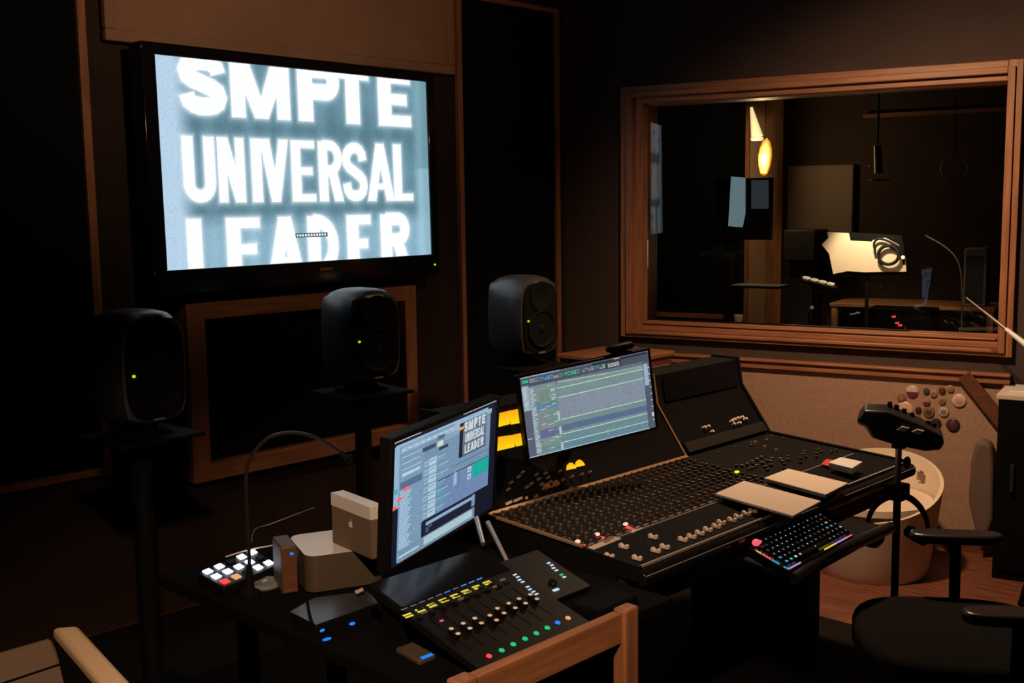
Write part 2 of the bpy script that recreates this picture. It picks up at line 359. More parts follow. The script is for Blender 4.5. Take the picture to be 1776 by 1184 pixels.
# ------------------------------------------------------------------ screens
def letters(txt, boxes, y0, y1, sw, K=(1.439, .8094)):
    """heavy gothic capitals as polygons in screen metres"""
    out = []
    def stroke(pts, w):
        pts = [V((p[0], p[1])) for p in pts]; L, R = [], []
        for i, p in enumerate(pts):
            if i == 0: t = pts[1] - p
            elif i == len(pts) - 1: t = p - pts[-2]
            else: t = (pts[i + 1] - p).normalized() + (p - pts[i - 1]).normalized()
            t.normalize(); n = V((-t.y, t.x)); L.append(p + n * w / 2); R.append(p - n * w / 2)
        for i in range(len(pts) - 1): out.append([L[i], L[i + 1], R[i + 1], R[i]])
    def arc(cx, cy, rx, ry, a0, a1, n=14): return [(cx + rx * math.cos(math.radians(a0 + (a1 - a0) * k / n)), cy + ry * math.sin(math.radians(a0 + (a1 - a0) * k / n))) for k in range(n + 1)]
    def q(*p): out.append([V(a) for a in p])
    for ch, (u0, u1) in zip(txt, boxes):
        x0, x1, b, t = u0 * K[0], u1 * K[0], y0 * K[1], y1 * K[1]; w = sw; h = w * .62; H = t - b; mx = (x0 + x1) / 2
        bar = lambda xa, xb, ya, yb: q((xa, ya), (xb, ya), (xb, yb), (xa, yb))
        if ch == 'I': bar(x0, x1, b, t)
        elif ch == 'L': bar(x0, x0 + w, b, t); bar(x0, x1, b, b + h)
        elif ch == 'E': bar(x0, x0 + w, b, t); bar(x0, x1, b, b + h); bar(x0, x1, t - h, t); bar(x0, x1 - w * .3, b + H / 2 - h / 2, b + H / 2 + h / 2)
        elif ch == 'T': bar(mx - w / 2, mx + w / 2, b, t); bar(x0, x1, t - h, t)
        elif ch == 'N': bar(x0, x0 + w * .85, b, t); bar(x1 - w * .85, x1, b, t); q((x0, t), (x0 + w, t), (x1, b), (x1 - w, b))
        elif ch == 'M':
            bar(x0, x0 + w * .85, b, t); bar(x1 - w * .85, x1, b, t)
            q((x0, t), (x0 + w * 1.05, t), (mx + w * .42, b), (mx - w * .42, b)); q((x1, t), (x1 - w * 1.05, t), (mx - w * .42, b), (mx + w * .42, b))
        elif ch == 'V': q((x0, t), (x0 + w, t), (mx + w * .45, b), (mx - w * .45, b)); q((x1 - w, t), (x1, t), (mx + w * .45, b), (mx - w * .45, b))
        elif ch == 'A':
            q((x0, b), (x0 + w, b), (mx + w * .48, t), (mx - w * .48, t)); q((x1 - w, b), (x1, b), (mx + w * .48, t), (mx - w * .48, t))
            bar(x0 + w * .7, x1 - w * .7, b + H * .2, b + H * .2 + h * .85)
        elif ch == 'U':
            r = (x1 - x0 - w) / 2; stroke([(x0 + w / 2, t), (x0 + w / 2, b + w / 2 + r)] + arc(mx, b + w / 2 + r, r, r, 180, 360)[1:] + [(x1 - w / 2, t)], w)
        elif ch in 'PR':
            bar(x0, x0 + w, b, t); mid = b + H * (.42 if ch == 'P' else .46); yc = (t + mid) / 2; ry = (t - mid) / 2 - h / 2; xr = x1 - w / 2 - ry * .9
            stroke([(x0 + w * .5, t - h / 2), (xr, t - h / 2)] + arc(xr, yc, ry * .9, ry, 90, -90)[1:] + [(x0 + w * .5, mid + h / 2)], w * .85)
            if ch == 'R': q((x0 + w, mid + h * .5), (x0 + w * 2.0, mid + h * .6), (x1, b), (x1 - w, b))
        elif ch == 'D':
            bar(x0, x0 + w, b, t); r = (x1 - x0) * .55
            stroke([(x0 + w * .5, t - h / 2), (x1 - w / 2 - r, t - h / 2)] + arc(x1 - w / 2 - r, (t + b) / 2, r, H / 2 - h / 2, 90, -90)[1:] + [(x0 + w * .5, b + h / 2)], w * .85)
        elif ch == 'S':
            ws = min(w, (x1 - x0) * .31); bx0, bx1, by0, by1 = x0 + ws / 2, x1 - ws / 2, b + ws / 2, t - ws / 2
            pp = [(.97, .74), (.93, .87), (.80, .96), (.62, 1), (.42, 1), (.22, .96), (.07, .88), (0, .77), (.05, .66), (.2, .585), (.4, .53), (.6, .47), (.8, .405), (.95, .33), (1, .22), (.94, .1), (.8, .03), (.6, 0), (.4, 0), (.2, .035), (.07, .11), (.02, .26)]
            stroke([(bx0 + (bx1 - bx0) * a, by0 + (by1 - by0) * c) for a, c in pp], ws)
    return out
def clip(poly, x0, x1, y0, y1):
    for ax, lim, sg in ((0, x0, 1), (0, x1, -1), (1, y0, 1), (1, y1, -1)):
        res = []
        for i in range(len(poly)):
            a, b = poly[i - 1], poly[i]; da, db = (a[ax] - lim) * sg, (b[ax] - lim) * sg
            if (da >= 0) != (db >= 0): res.append(a + (b - a) * (da / (da - db)))
            if db >= 0: res.append(b)
        poly = res
        if not poly: return []
    return poly
class Screen:                             # flat picture: coloured faces in the local x-z plane, facing -y
    def __init__(s, w, h): s.w, s.h, s.f = w, h, []
    def rect(s, u0, v0, u1, v1, rgb, lay=1): s.quad([(u0, v0), (u1, v0), (u1, v1), (u0, v1)], rgb, lay)
    def quad(s, uv, rgb, lay=1): s.f.append(([((u - .5) * s.w, -.0002 * lay, (v - .5) * s.h) for u, v in uv], [srgb(*rgb)] * len(uv)))
    def polym(s, pts, rgb, lay=1): s.f.append(([(p[0] - s.w / 2, -.0002 * lay, p[1] - s.h / 2) for p in pts], [srgb(*rgb)] * len(pts)))
    def build(s, parent, m, offset):
        vs, fs, cs = [], [], []
        for p, c in s.f: fs.append(list(range(len(vs), len(vs) + len(p)))); vs += [(x, y + offset, z) for x, y, z in p]; cs += c
        me = bpy.data.meshes.new('screen'); me.from_pydata(vs, [], fs); me.update()
        at_ = me.color_attributes.new('picture', 'FLOAT_COLOR', 'POINT')
        for i, c in enumerate(cs): at_.data[i].color = (*c, 1)
        me.materials.append(M[m]); o = bpy.data.objects.new('screen', me); COL.objects.link(o); o.parent = parent
        return o
def pose(c, X, Y, N): return Matrix(((X[0], -N[0], Y[0], c[0]), (X[1], -N[1], Y[1], c[1]), (X[2], -N[2], Y[2], c[2]), (0, 0, 0, 1)))

# television
TW, TH = 1.439, .8094
TVM = pose((2.9058, 3.9871, 1.8175), (.9984, .057, .0009), (-.0017, .0143, .9999), (.057, -.9983, .0144))
tv = thing('television', 'large wall-mounted television showing white capital lettering', 'television', mx=TVM)
mb = MB(); e = .004
hw, hh = TW / 2, TH / 2
mb.b2((-hw - .06, .002, -hh - .095), (hw + .045, .075, hh + .045))
mb.b2((-hw - .06, -.012, -hh - .095), (hw + .045, .004, -hh)).b2((-hw - .06, -.012, hh), (hw + .045, .004, hh + .045)).b2((-hw - .06, -.012, -hh), (-hw, .004, hh)).b2((hw, -.012, -hh), (hw + .045, .004, hh))
hs_ = build('housing', mb, 'gloss', tv, bevel=.004)
part_label(build('power_light', MB().sph((hw + .012, -.0125, -hh - .05), .006, (1.3, .4, .8)), 'green_l', hs_), 'small green power light at lower right')
build('maker_badge', MB().box((.06, -.0125, -hh - .035), (.07, .002, .011)), 'brass', hs_, bevel=.001)
sc = Screen(TW, TH)
NX, NY = 176, 99
def tvcol(u, v):
    import math as m
    base = V((84, 122, 136)); lft = V((178, 205, 228)); k = max(0, min(1, (0.115 - u) / .07)); k = k * k * (3 - 2 * k)
    c = base.lerp(lft, k)
    row = min(abs(v - .475), abs(v - .89), abs(v - .08))              # brighter halation along the rows of letters
    c = c.lerp(V((140, 182, 204)), max(0, 1 - row / .24) * .38 * (1 - k))
    if v < .27: c = c.lerp(V((160, 200, 222)), .55 * (1 - k) * min(1, (.27 - v) / .08))
    if u > .93: c = c.lerp(V((150, 190, 206)) if v < .5 else V((120, 160, 172)), min(1, (u - .93) / .03) * .8)
    st = m.sin(u * 71) * m.sin(u * 23 + 1.3) * 9 * (1 - k)
    return tuple(max(0, min(255, x + st + random.uniform(-4, 4))) for x in c)
ROWS = [('SMPTE', [(.066, .222), (.234, .438), (.468, .632), (.612, .748), (.786, .927)], .735, 1.035, .080),
        ('UNIVERSAL', [(.068, .170), (.179, .268), (.291, .327), (.322, .424), (.433, .521), (.535, .629), (.627, .729), (.728, .842), (.842, .925)], .317, .634, .050),
        ('LEADER', [(.068, .178), (.195, .310), (.332, .466), (.482, .604), (.636, .735), (.776, .906)], -.075, .24, .068)]
import numpy as np
def glowfield():                         # distance from each picture point to the nearest letter
    gx, gy = np.meshgrid(np.arange(NX + 1) / NX * TW, np.arange(NY + 1) / NY * TH); d = np.full(gx.shape, 9.0)
    for txt, bx, a, b, sw in ROWS:
        for p in letters(txt, bx, a, b, sw):
            n = len(p); sg = sum(p[q - 1].x * p[q].y - p[q].x * p[q - 1].y for q in range(n)); ins = np.ones(gx.shape, bool)
            for q in range(n):
                A, B_ = p[q - 1], p[q]; ex, ey = B_.x - A.x, B_.y - A.y; L2 = ex * ex + ey * ey + 1e-12
                t_ = np.clip(((gx - A.x) * ex + (gy - A.y) * ey) / L2, 0, 1)
                d = np.minimum(d, np.hypot(gx - A.x - t_ * ex, gy - A.y - t_ * ey)); ins &= ((ex * (gy - A.y) - ey * (gx - A.x)) * sg >= 0)
            d[ins] = 0
    return d
GD = glowfield()
def mixed(i, j):
    c = V(tvcol(i / NX, j / NY)); k = math.exp(-GD[j][i] / .0085) * .8 + math.exp(-GD[j][i] / .05) * .06
    return tuple(c.lerp(V((228, 242, 250)), min(1, k)))
grid = [[mixed(i, j) for i in range(NX + 1)] for j in range(NY + 1)]
for j in range(NY):
    for i in range(NX):
        uv = [(i, j), (i + 1, j), (i + 1, j + 1), (i, j + 1)]
        sc.f.append(([((a / NX - .5) * TW, 0, (b / NY - .5) * TH) for a, b in uv], [srgb(*grid[b][a]) for a, b in uv]))
for txt, bx, a, b, sw in ROWS:
    for p in letters(txt, bx, a, b, sw):
        p = clip(p, .001, TW - .001, .001, TH - .001)
        if len(p) > 2: sc.polym(p, (250, 253, 255), 3)
# small caption box across the last line of lettering
sc.rect(.436, .130, .558, .152, (40, 60, 72), 4)
for k in range(11): sc.rect(.440 + k * .0105, .135, .4475 + k * .0105, .147, (225, 235, 240), 5)
sc.build(tv, 'tv', -.001)

def monitor_body(t, w, h, b, depth=.03, extra=0):
    mb = MB(); mb.b2((-w / 2 - b, .001, -h / 2 - b - extra), (w / 2 + b, depth, h / 2 + b))
    for a, c in (((-w / 2 - b, -.004, -h / 2 - b - extra), (w / 2 + b, .002, -h / 2)), ((-w / 2 - b, -.004, h / 2), (w / 2 + b, .002, h / 2 + b)), ((-w / 2 - b, -.004, -h / 2), (-w / 2, .002, h / 2)), ((w / 2, -.004, -h / 2), (w / 2 + b, .002, h / 2))): mb.b2(a, c)
    return build('housing', mb, 'plastic', t, bevel=.002)
# monitor on the side desk
M1M = pose((1.8577, 2.0187, .9746), (.948, .3174, .0218), (.004, -.0803, .9968), (.3181, -.9449, -.0774))
m1 = thing('computer_monitor', 'computer monitor on the side desk at the left, its screen full of session windows', 'computer monitor', mx=M1M)
monitor_body(m1, .531, .299, .011)
s = Screen(.531, .299)
s.rect(0, 0, 1, 1, (16, 22, 40), 0)
s.rect(0, .985, .24, 1, (60, 66, 84), 1)
for k in range(16): s.rect(.008 + k * .014, .989, .017 + k * .014, .997, (215, 222, 230), 2)
for k in range(26): s.rect(.635 + k * .0138, .990, .643 + k * .0138, .998, (225, 230, 236), 2)
B = (118, 148, 176)
s.rect(.02, .93, .90, .965, (150, 182, 208), 1)                      # main window
s.rect(.01, .46, .06, .955, (150, 184, 210), 1)
s.rect(.05, .01, .27, .94, (124, 156, 184), 2)
s.rect(.27, .24, .93, .945, B, 2)
s.rect(.55, .905, .94, .945, (150, 184, 210), 3)
s.rect(.06, .89, .60, .93, (156, 184, 206), 3)
for k in range(9): s.rect(.07 + k * .055, .905, .10 + k * .055, .913, (205, 220, 232), 4)
s.rect(.25, .82, .37, .855, (60, 76, 102), 4); s.rect(.40, .775, .49, .80, (44, 58, 86), 4)
s.rect(.385, .808, .44, .852, (205, 222, 205), 4); s.rect(.385, .87, .45, .90, (84, 104, 130), 4)
s.rect(.455, .86, .60, .868, (170, 196, 216), 4); s.rect(.455, .84, .60, .846, (165, 190, 212), 4); s.rect(.47, .88, .6, .888, (170, 196, 216), 4)
for k in range(5): s.rect(.07, .845 - k * .05, .245 - .02 * (k % 2), .853 - k * .05, (172, 200, 222), 4)
s.rect(.075, .70, .23, .72, (188, 212, 230), 5); s.rect(.06, .60, .25, .655, (84, 112, 142), 5)
s.rect(.012, .58, .04, .62, (60, 176, 176), 5)
for k in range(30):                                                   # list of file names down the side bar
    s.rect(.062, .575 - k * .0178, .062 + .07 + .03 * ((k * 7) % 4) / 3, .583 - k * .0178, (186, 212, 232), 5)
for k in range(7):                                                   # track strips
    v = .735 - k * .072
    s.rect(.27, v - .05, .305, v, (150, 182, 206), 4); s.disc = None
    s.rect(.312, v - .055, .382, v + .006, (176, 206, 224), 5); s.rect(.318, v - .02, .37, v - .012, (120, 150, 178), 6)
    s.rect(.395, v - .02, .47 + .03 * (k % 3), v - .01, (150, 190, 204), 5); s.rect(.395, v - .042, .46, v - .034, (120, 176, 176), 5)
    s.rect(.275, v - .03, .298, v - .022, (100, 128, 158), 5)
s.rect(.52, .50, .93, .515, (160, 186, 214), 4)
s.rect(.40, .505, .92, .52, (70, 84, 118), 5)
for k in range(22): s.rect(.50 + k * .0195, .575 - .0 * k, .51 + k * .0195, .583, (52, 66, 100), 6)
s.rect(.39, .24, .93, .50, (112, 138, 178), 4)
s.rect(.56, .40, .58, .52, (140, 168, 200), 5); s.rect(.60, .36, .607, .53, (84, 106, 142), 6)
for k in range(6): s.rect(.555, .41 + k * .018, .59, .419 + k * .018, (176, 204, 226), 6)
s.rect(.752, .378, .93, .515, (26, 170, 158), 5)
for v in (.39, .455): s.rect(.70, v, .735, v + .045, (190, 216, 232), 6); s.rect(.708, v + .012, .727, v + .03, (110, 140, 150), 7)
for k in range(5): s.rect(.40, .30 + k * .03, .48, .308 + k * .03, (70, 170, 168), 5)
s.rect(.60, .625, .885, .925, (22, 30, 48), 5)                      # film window with the same lettering
s.rect(.635, .632, .885, .922, (96, 116, 134), 6)
fv = [('SMPTE', [(.02 + a, .02 + b) for a, b in ((0, .16), (.18, .38), (.42, .58), (.60, .74), (.78, .94))], .70, 1.0, .10), ('UNIVERSAL', ROWS[1][1], .36, .64, .055), ('LEADER', ROWS[2][1], .02, .29, .075)]
for txt, bx, a, b, sw in fv:
    for p in letters(txt, bx, a, b, sw):
        pp = [((.64 + v.x / 1.439 * .24), .635 + v.y / .8094 * .285) for v in p]; s.quad(pp, (205, 214, 220), 8)
s.quad([(.587, .878), (.603, .895), (.634, .893), (.64, .88), (.62, .868), (.6, .868)], (250, 170, 80), 9)   # orange disc
s.quad([(.075, .585), (.085, .6), (.115, .605), (.14, .597), (.13, .582), (.1, .575)], (255, 105, 110), 9)
s.quad([(.025, .52), (.035, .54), (.06, .545), (.085, .535), (.07, .518), (.045, .512)], (255, 105, 110), 9)
s.quad([(-.012, .47), (0, .488), (.022, .49), (.038, .48), (.028, .462), (.005, .458)], (255, 100, 100), 9)
s.rect(.27, .10, .40, .235, (24, 30, 52), 5); s.rect(.27, .09, .78, .24, (24, 30, 52), 4); s.rect(.30, .125, .33, .17, (70, 80, 110), 6); s.rect(.33, .165, .36, .17, (150, 165, 185), 6)
s.rect(.30, .185, .77, .215, (140, 172, 200), 6); s.rect(.26, .0, .79, .235, (24, 30, 52), 3); s.rect(.755, .12, .79, .225, (120, 150, 178), 6)
s.rect(.06, .005, .79, .105, (118, 148, 170), 6); s.rect(.285, .03, .765, .095, (172, 200, 208), 7); s.rect(.06, .04, .24, .058, (180, 206, 222), 7)
s.build(m1, 'scr', -.001)
build('easel_back', MB().b2((-.09, .03, -.13), (.09, .045, .05)), 'plastic', m1, bevel=.003)
mi = M1M.inverted()
for (a, pa, pb) in (('leg', (826, 898), (838, 943)), ('leg', (845, 905), (883, 980))):
    foot = atz(*pb, .72) if pb[0] > 850 else at(*pb, (0, 1, 0), (0, 1.99, 0)); top = aty(*pa, 2.075)
    o = part_label(build(a, MB().cyl(mi @ top, mi @ foot, .0075, .0065, 10), 'silver', m1), 'silver stand leg')
# smaller monitor on the console
M2M = pose((2.6073, 2.1849, 1.0399), (.9172, -.3784, .1247), (-.1201, .0358, .9921), (-.3799, -.925, -.0126))
m2 = thing('computer_monitor', 'computer monitor in the middle of the mixing console, showing horizontal green track lines', 'computer monitor', mx=M2M)
monitor_body(m2, .441, .248, .008, .025)
s = Screen(.441, .248)
s.rect(0, 0, 1, 1, (124, 138, 152), 0)
s.rect(0, .87, 1, 1, (78, 82, 98), 1); s.rect(0, .975, 1, 1, (92, 100, 116), 2); s.rect(0, .99, .3, 1.0, (180, 186, 196), 3); s.rect(.55, .96, .99, .985, (44, 46, 58), 3)
s.rect(.72, .978, .77, .99, (214, 150, 150), 4)
s.rect(.012, .925, .058, .957, (50, 190, 140), 3)
rnd = random.Random(3)
cols = [(150, 158, 170), (70, 150, 200), (80, 170, 210), (160, 170, 182), (40, 180, 130), (60, 190, 140), (70, 190, 130), (140, 150, 160), (150, 160, 170), (60, 160, 140), (120, 200, 150)]
for k in range(26):
    u = .068 + k * .0225
    for j in range(3): s.rect(u, .915 + j * .017 - k * .0006, u + .018, .927 + j * .017 - k * .0006, cols[min(10, int(k * 11 / 26))] if rnd.random() < .75 else (90, 98, 110), 3)
for k in range(10):
    for j in range(3): s.rect(.672 + k * .0095, .893 + j * .018, .678 + k * .0095, .905 + j * .018, (214, 226, 226), 3)
s.rect(.66, .885, .775, .955, (40, 42, 54), 2)
for k in range(70): s.rect(.275 + k * .0095, .842 - k * .0006, .281 + k * .0095, .86 - k * .0006, (196, 204, 214), 3)
s.rect(.26, .83, .95, .865, (104, 112, 128), 2)
s.rect(.005, .58, .055, .89, (150, 172, 182), 2); s.rect(.0, .0, .055, .58, (92, 98, 118), 1); s.rect(.004, .228, .04, .238, (200, 206, 214), 3)
s.rect(.055, 0, .268, .85, (122, 138, 144), 2)
tr = [(.84, .775, (126, 148, 142)), (.775, .665, (130, 148, 146)), (.665, .62, (108, 132, 142)), (.62, .555, (92, 132, 160)), (.555, .38, (124, 140, 140)), (.38, .31, (128, 142, 140)), (.31, .2, (104, 106, 148)), (.2, .1, (122, 146, 140)), (.1, 0, (108, 140, 146))]
for a, b, c in tr:
    s.rect(.10, b, .25, a, c, 3)
for k in range(44):
    v = .835 - k * .0185
    s.rect(.06, v, .06 + rnd.uniform(.015, .04), v + .009, (190, 214, 214) if k % 5 else (150, 196, 214), 4)
    if rnd.random() < .45: u = rnd.uniform(.12, .2); s.rect(u, v, u + rnd.uniform(.02, .05), v + .008, (190, 206, 206), 4)
    if rnd.random() < .6: s.rect(.215, v, .215 + rnd.uniform(.02, .045), v + .01, rnd.choice([(60, 150, 110), (80, 160, 130), (190, 208, 206)]), 4)
    if rnd.random() < .8: s.rect(.012, .6 + .28 * k / 44, .03 + rnd.uniform(0, .02), .603 + .28 * k / 44, (196, 214, 220), 4)
s.rect(.125, .635, .2, .80, (118, 140, 132), 5)
for v0, v1 in ((.38, .5), (.2, .3), (.0, .1)): s.rect(.245, v0, .262, v1, (180, 196, 202), 5)
for v, c in ((.778, 1), (.66, 1), (.383, 1), (.20, 1), (.097, 1)): s.quad([(.268, v - .006), (.945, v - .004), (.945, v + .005), (.268, v + .004)], (186, 226, 190), 5)
s.rect(.268, .78, .945, .835, (122, 146, 142), 3); s.rect(.268, .665, .945, .775, (122, 142, 148), 3); s.rect(.268, .385, .945, .655, (132, 144, 158), 3)
s.rect(.268, .31, .945, .38, (118, 140, 146), 3); s.rect(.268, .235, .945, .31, (88, 112, 142), 4); s.rect(.268, .1, .945, .195, (108, 138, 148), 3); s.rect(.268, 0, .945, .095, (100, 134, 150), 3)
s.rect(.615, .04, .618, .13, (150, 180, 190), 6)
s.rect(.945, .0, 1, .87, (84, 92, 110), 4); s.rect(.95, .56, .985, .84, (160, 176, 196), 5)
for k in range(9): s.rect(.985, .1 + k * .085, .998, .112 + k * .085, (206, 214, 224), 5)
s.rect(.982, .15, .998, .2, (206, 214, 224), 6)
s.rect(0, 0, .95, .012, (170, 190, 206), 6)
s.build(m2, 'scr', -.001)
mi = M2M.inverted()
build('vesa_arm', MB().cyl((0, .025, -.02), (0, .06, -.02), .03).cyl((0, .05, -.02), mi @ V((2.66, 2.30, .93)), .016), 'black', m2)

t = thing('webcam', 'small black webcam clipped to the top of the console monitor', 'webcam', mx=M2M)
wx = .13
build('body', MB().b2((wx - .045, -.006, .139), (wx + .045, .026, .162)), 'plastic', t, bevel=.008)
build('lens', MB().cyl((wx, -.004, .151), (wx, -.012, .151), .009), 'gloss', t)
build('clip', MB().b2((wx - .02, .027, .10), (wx + .02, .036, .15)).b2((wx - .02, -.008, .133), (wx + .02, .036, .139)), 'black', t, bevel=.002)

# ------------------------------------------------------------------ speakers on stands
def speaker(label, group):
    t = thing('studio_speaker', label, 'speaker', group=group)
    mb = MB()                            # rounded cast cabinet, domed on every side
    bmesh.ops.create_cube(mb.bm, size=1); bmesh.ops.subdivide_edges(mb.bm, edges=mb.bm.edges[:], cuts=7, use_grid_fill=True)
    for v in mb.bm.verts:
        x, y, z = v.co * 2
        k = lambda a, b: math.sqrt(max(0, 1 - .16 * a * a - .16 * b * b))
        X, Y, Z = x * k(y * .8, z * 1.1), y * k(x * .5, z * .5), z * k(x * 1.05, y * .75)
        n = (abs(X) ** 7 + abs(Y) ** 7 + abs(Z) ** 7) ** (1 / 7); m_ = max(abs(X), abs(Y), abs(Z))
        f = m_ / n if n > 0 else 1
        v.co = V((X * f * .125, Y * f * .118, Z * f * .182 + .215))
    build('cabinet', mb, 'speaker', t)
    fy = -.1205
    pts = [(.100 * math.copysign(abs(math.cos(a)) ** .5, math.cos(a)), .150 * math.copysign(abs(math.sin(a)) ** .5, math.sin(a))) for a in [2 * PI * k / 40 for k in range(40)]]
    build('front_baffle', MB().prism([(x, fy + .0015, z + .215) for x, z in pts], (0, .02, 0)), 'baffle', t, bevel=.003)
    wf_ = build('woofer', MB().lathe([(.078, .0), (.082, .004), (.078, .007), (.066, -.001), (.03, -.014), (.022, -.011), (0, -.006)], (0, fy - .002, .165), 32, Matrix.Rotation(PI / 2, 4, 'X')), 'cone', t)
    build('dust_cap', MB().sph((0, fy - .004 + .006, .165), .024, (1, .5, 1)), 'cone', wf_)
    build('tweeter', MB().lathe([(.062, .0), (.066, .003), (.06, .004), (.03, -.008), (.013, -.010), (.009, -.006), (0, -.004)], (0, fy - .001, .307), 32, Matrix.Rotation(PI / 2, 4, 'X')), 'cone', t)
    part_label(build('power_light', MB().box((-.082, fy - .006, .205), (.0075, .006, .0075)), 'green_l', t), 'glowing yellow-green power light')
    build('maker_badge', MB().box((.0, fy - .003, .062), (.04, .003, .007)), 'grey', t, bevel=.001)
    mb = MB().cyl((0, 0, .004), (0, .0, .03), .07, .055, 20).b2((-.08, -.07, 0), (.08, .07, .008)); build('isolation_foot', mb, 'matte', t, bevel=.002)
    return t
def stand(label, group):
    t = thing('speaker_stand', label, 'speaker stand', group=group)
    build('top_plate', MB().b2((-.15, -.14, 0), (.15, .14, .012)), 'black', t, bevel=.002)
    build('pole', MB().cyl((0, 0, -.86), (0, 0, 0), .032, seg=20), 'black', t)
    build('base_plate', MB().b2((-.16, -.16, -.93), (.16, .16, -.86)), 'black', t, bevel=.004)
    return t
SPK = [((1.70, 3.28), .05, 'left', 'dark grey studio speaker at far left, left of the framed panel'),
       ((2.69, 3.40), -.12, 'middle', 'dark grey studio speaker with a brightly lit domed top, under the television'),
       ((3.60, 3.40), -.07, 'right', 'dark grey studio speaker at the right, in front of the tall black panel')]
s0 = speaker(SPK[0][3], 'studio speakers along the front wall')
st0 = stand('black speaker stand under the left speaker', 'speaker stands along the front wall')
for i, ((x, y), rz, nm, lab) in enumerate(SPK):
    zb = .942
    if i == 0:
        for o, zz in ((s0, zb), (st0, zb - .012)):
            mw = Matrix.Translation((x, y, zz)) @ Matrix.Rotation(rz, 4, 'Z'); o.matrix_world = mw; WM[o.name] = mw
    else:
        copy_tree(s0, (x, y, zb), rz, lab); copy_tree(st0, (x, y, zb - .012), rz, 'black speaker stand under the %s speaker' % nm)

# ------------------------------------------------------------------ mixing console
CX0, CX1 = 2.163, 3.70
def prof(y):                              # height of the playing surface
    return .742 + (y - 1.66) * (.774 - .742) / (2.21 - 1.66)
SN = V((0, -(.032 / .55), 1)).normalized(); SP = V((0, 1.66, .742))
def onS(x, y, lift=0): return at(x, y, SN, SP + SN * lift)
con = thing('mixing_console', 'large black mixing console with meter bridge, rows of knobs and cream fader caps', 'mixing console', (2.94, 1.95, 0))
P = lambda pts, x0, x1: MB().prism([(x0, y, z) for y, z in pts], (x1 - x0, 0, 0))
body = [(1.66, .70), (1.66, .742), (2.21, .774), (2.335, .945), (2.352, 1.045), (2.47, 1.045), (2.47, .60), (1.95, .58), (1.76, .62), (1.725, .70)]
build('body', P(body, CX0 + .012, CX1 - .012), 'black', con, world=True, bevel=.003)
ch = [(y - (.006 if k in (1, 2, 3, 4) else 0), z + .008) for k, (y, z) in enumerate(body)]
for x0, x1 in ((CX0, CX0 + .012), (CX1 - .012, CX1)): build('side_cheek', P(ch, x0, x1), 'black', con, world=True, bevel=.002)
build('divider', P([(2.204, .776), (2.329, .947), (2.346, 1.05), (2.354, 1.05), (2.34, .95), (2.215, .777)], 3.146, 3.154), 'brass', con, world=True)
build('edge_strip', MB().prism([(CX0, 2.196, .773), (3.15, 2.196, .773), (3.15, 2.204, .779), (CX0, 2.204, .779)], (0, 0, .004)), 'brass', con, world=True)
build('edge_strip', MB().prism([(CX0, 1.84, prof(1.84)), (CX0 + .008, 1.84, prof(1.84)), (CX0 + .008, 2.2, prof(2.2)), (CX0, 2.2, prof(2.2))], (0, 0, .013)), 'brass', con, world=True)
# armrest: padded roll and bright strip
pts = [(1.659, .741), (1.645, .739), (1.635, .730), (1.632, .715), (1.636, .70), (1.659, .694)]
build('armrest', P(pts, CX0, CX1), 'gloss', con, world=True, bevel=.005, seg=3)
build('edge_strip', MB().cyl((CX0, 1.634, .7285), (CX1, 1.634, .7285), .0013, seg=6), 'strip', con, world=True)  # thin pale tube drawn for the highlight along the armrest's outer edge
build('edge_strip', MB().b2((CX0 + .01, 1.658, .741), (CX1 - .01, 1.664, .7485)), 'strip', con, world=True, bevel=.001)
build('under_panel', P([(1.705, .70), (1.72, .60), (1.735, .60), (1.725, .70)], CX0 + .005, CX1 - .02), 'dim', con, world=True)
for x in (2.32, 3.5): build('leg', MB().b2((x - .04, 1.9, 0), (x + .04, 2.4, .6)), 'black', con, world=True, bevel=.004)
# fader plate and strip lines
build('fader_plate', MB().prism([(CX0 + .014, 1.67, prof(1.67)), (CX1 - .014, 1.67, prof(1.67)), (CX1 - .014, 1.835, prof(1.835)), (CX0 + .014, 1.835, prof(1.835))], (0, 0, .002)), 'plate', con, world=True)
build('edge_strip', MB().prism([(CX0 + .014, 1.838, prof(1.838)), (CX1 - .05, 1.838, prof(1.838)), (CX1 - .05, 1.842, prof(1.842)), (CX0 + .014, 1.842, prof(1.842))], (0, 0, .003)), 'grey', con, world=True)
caps = [(1057, 960.5), (1082, 944), (1105, 964), (1132.7, 927.4), (1137.4, 951), (1153, 944.7), (1184.3, 932), (1199.4, 927), (1213.8, 920.8), (1227.8, 914.9), (1242.7, 909.2), (1251, 902.6), (1269.4, 898.3), (1280.5, 892.6), (1294.7, 887.2), (1306, 882.5)]
for i, p in enumerate(caps):
    c = onS(*p, .012); m = MB()
    m.prism([(c.x - .0055, c.y + a * .0145, c.z + b) for a, b in ((-1, -.010), (1, -.010), (1, .000), (.75, .0025), (.4, .001), (0, -.005), (-.4, .001), (-.75, .0025), (-1, .000))], (.011, 0, 0))
    part_label(build('fader_cap', m, 'cream', con, world=True, bevel=.002), 'cream fader cap')
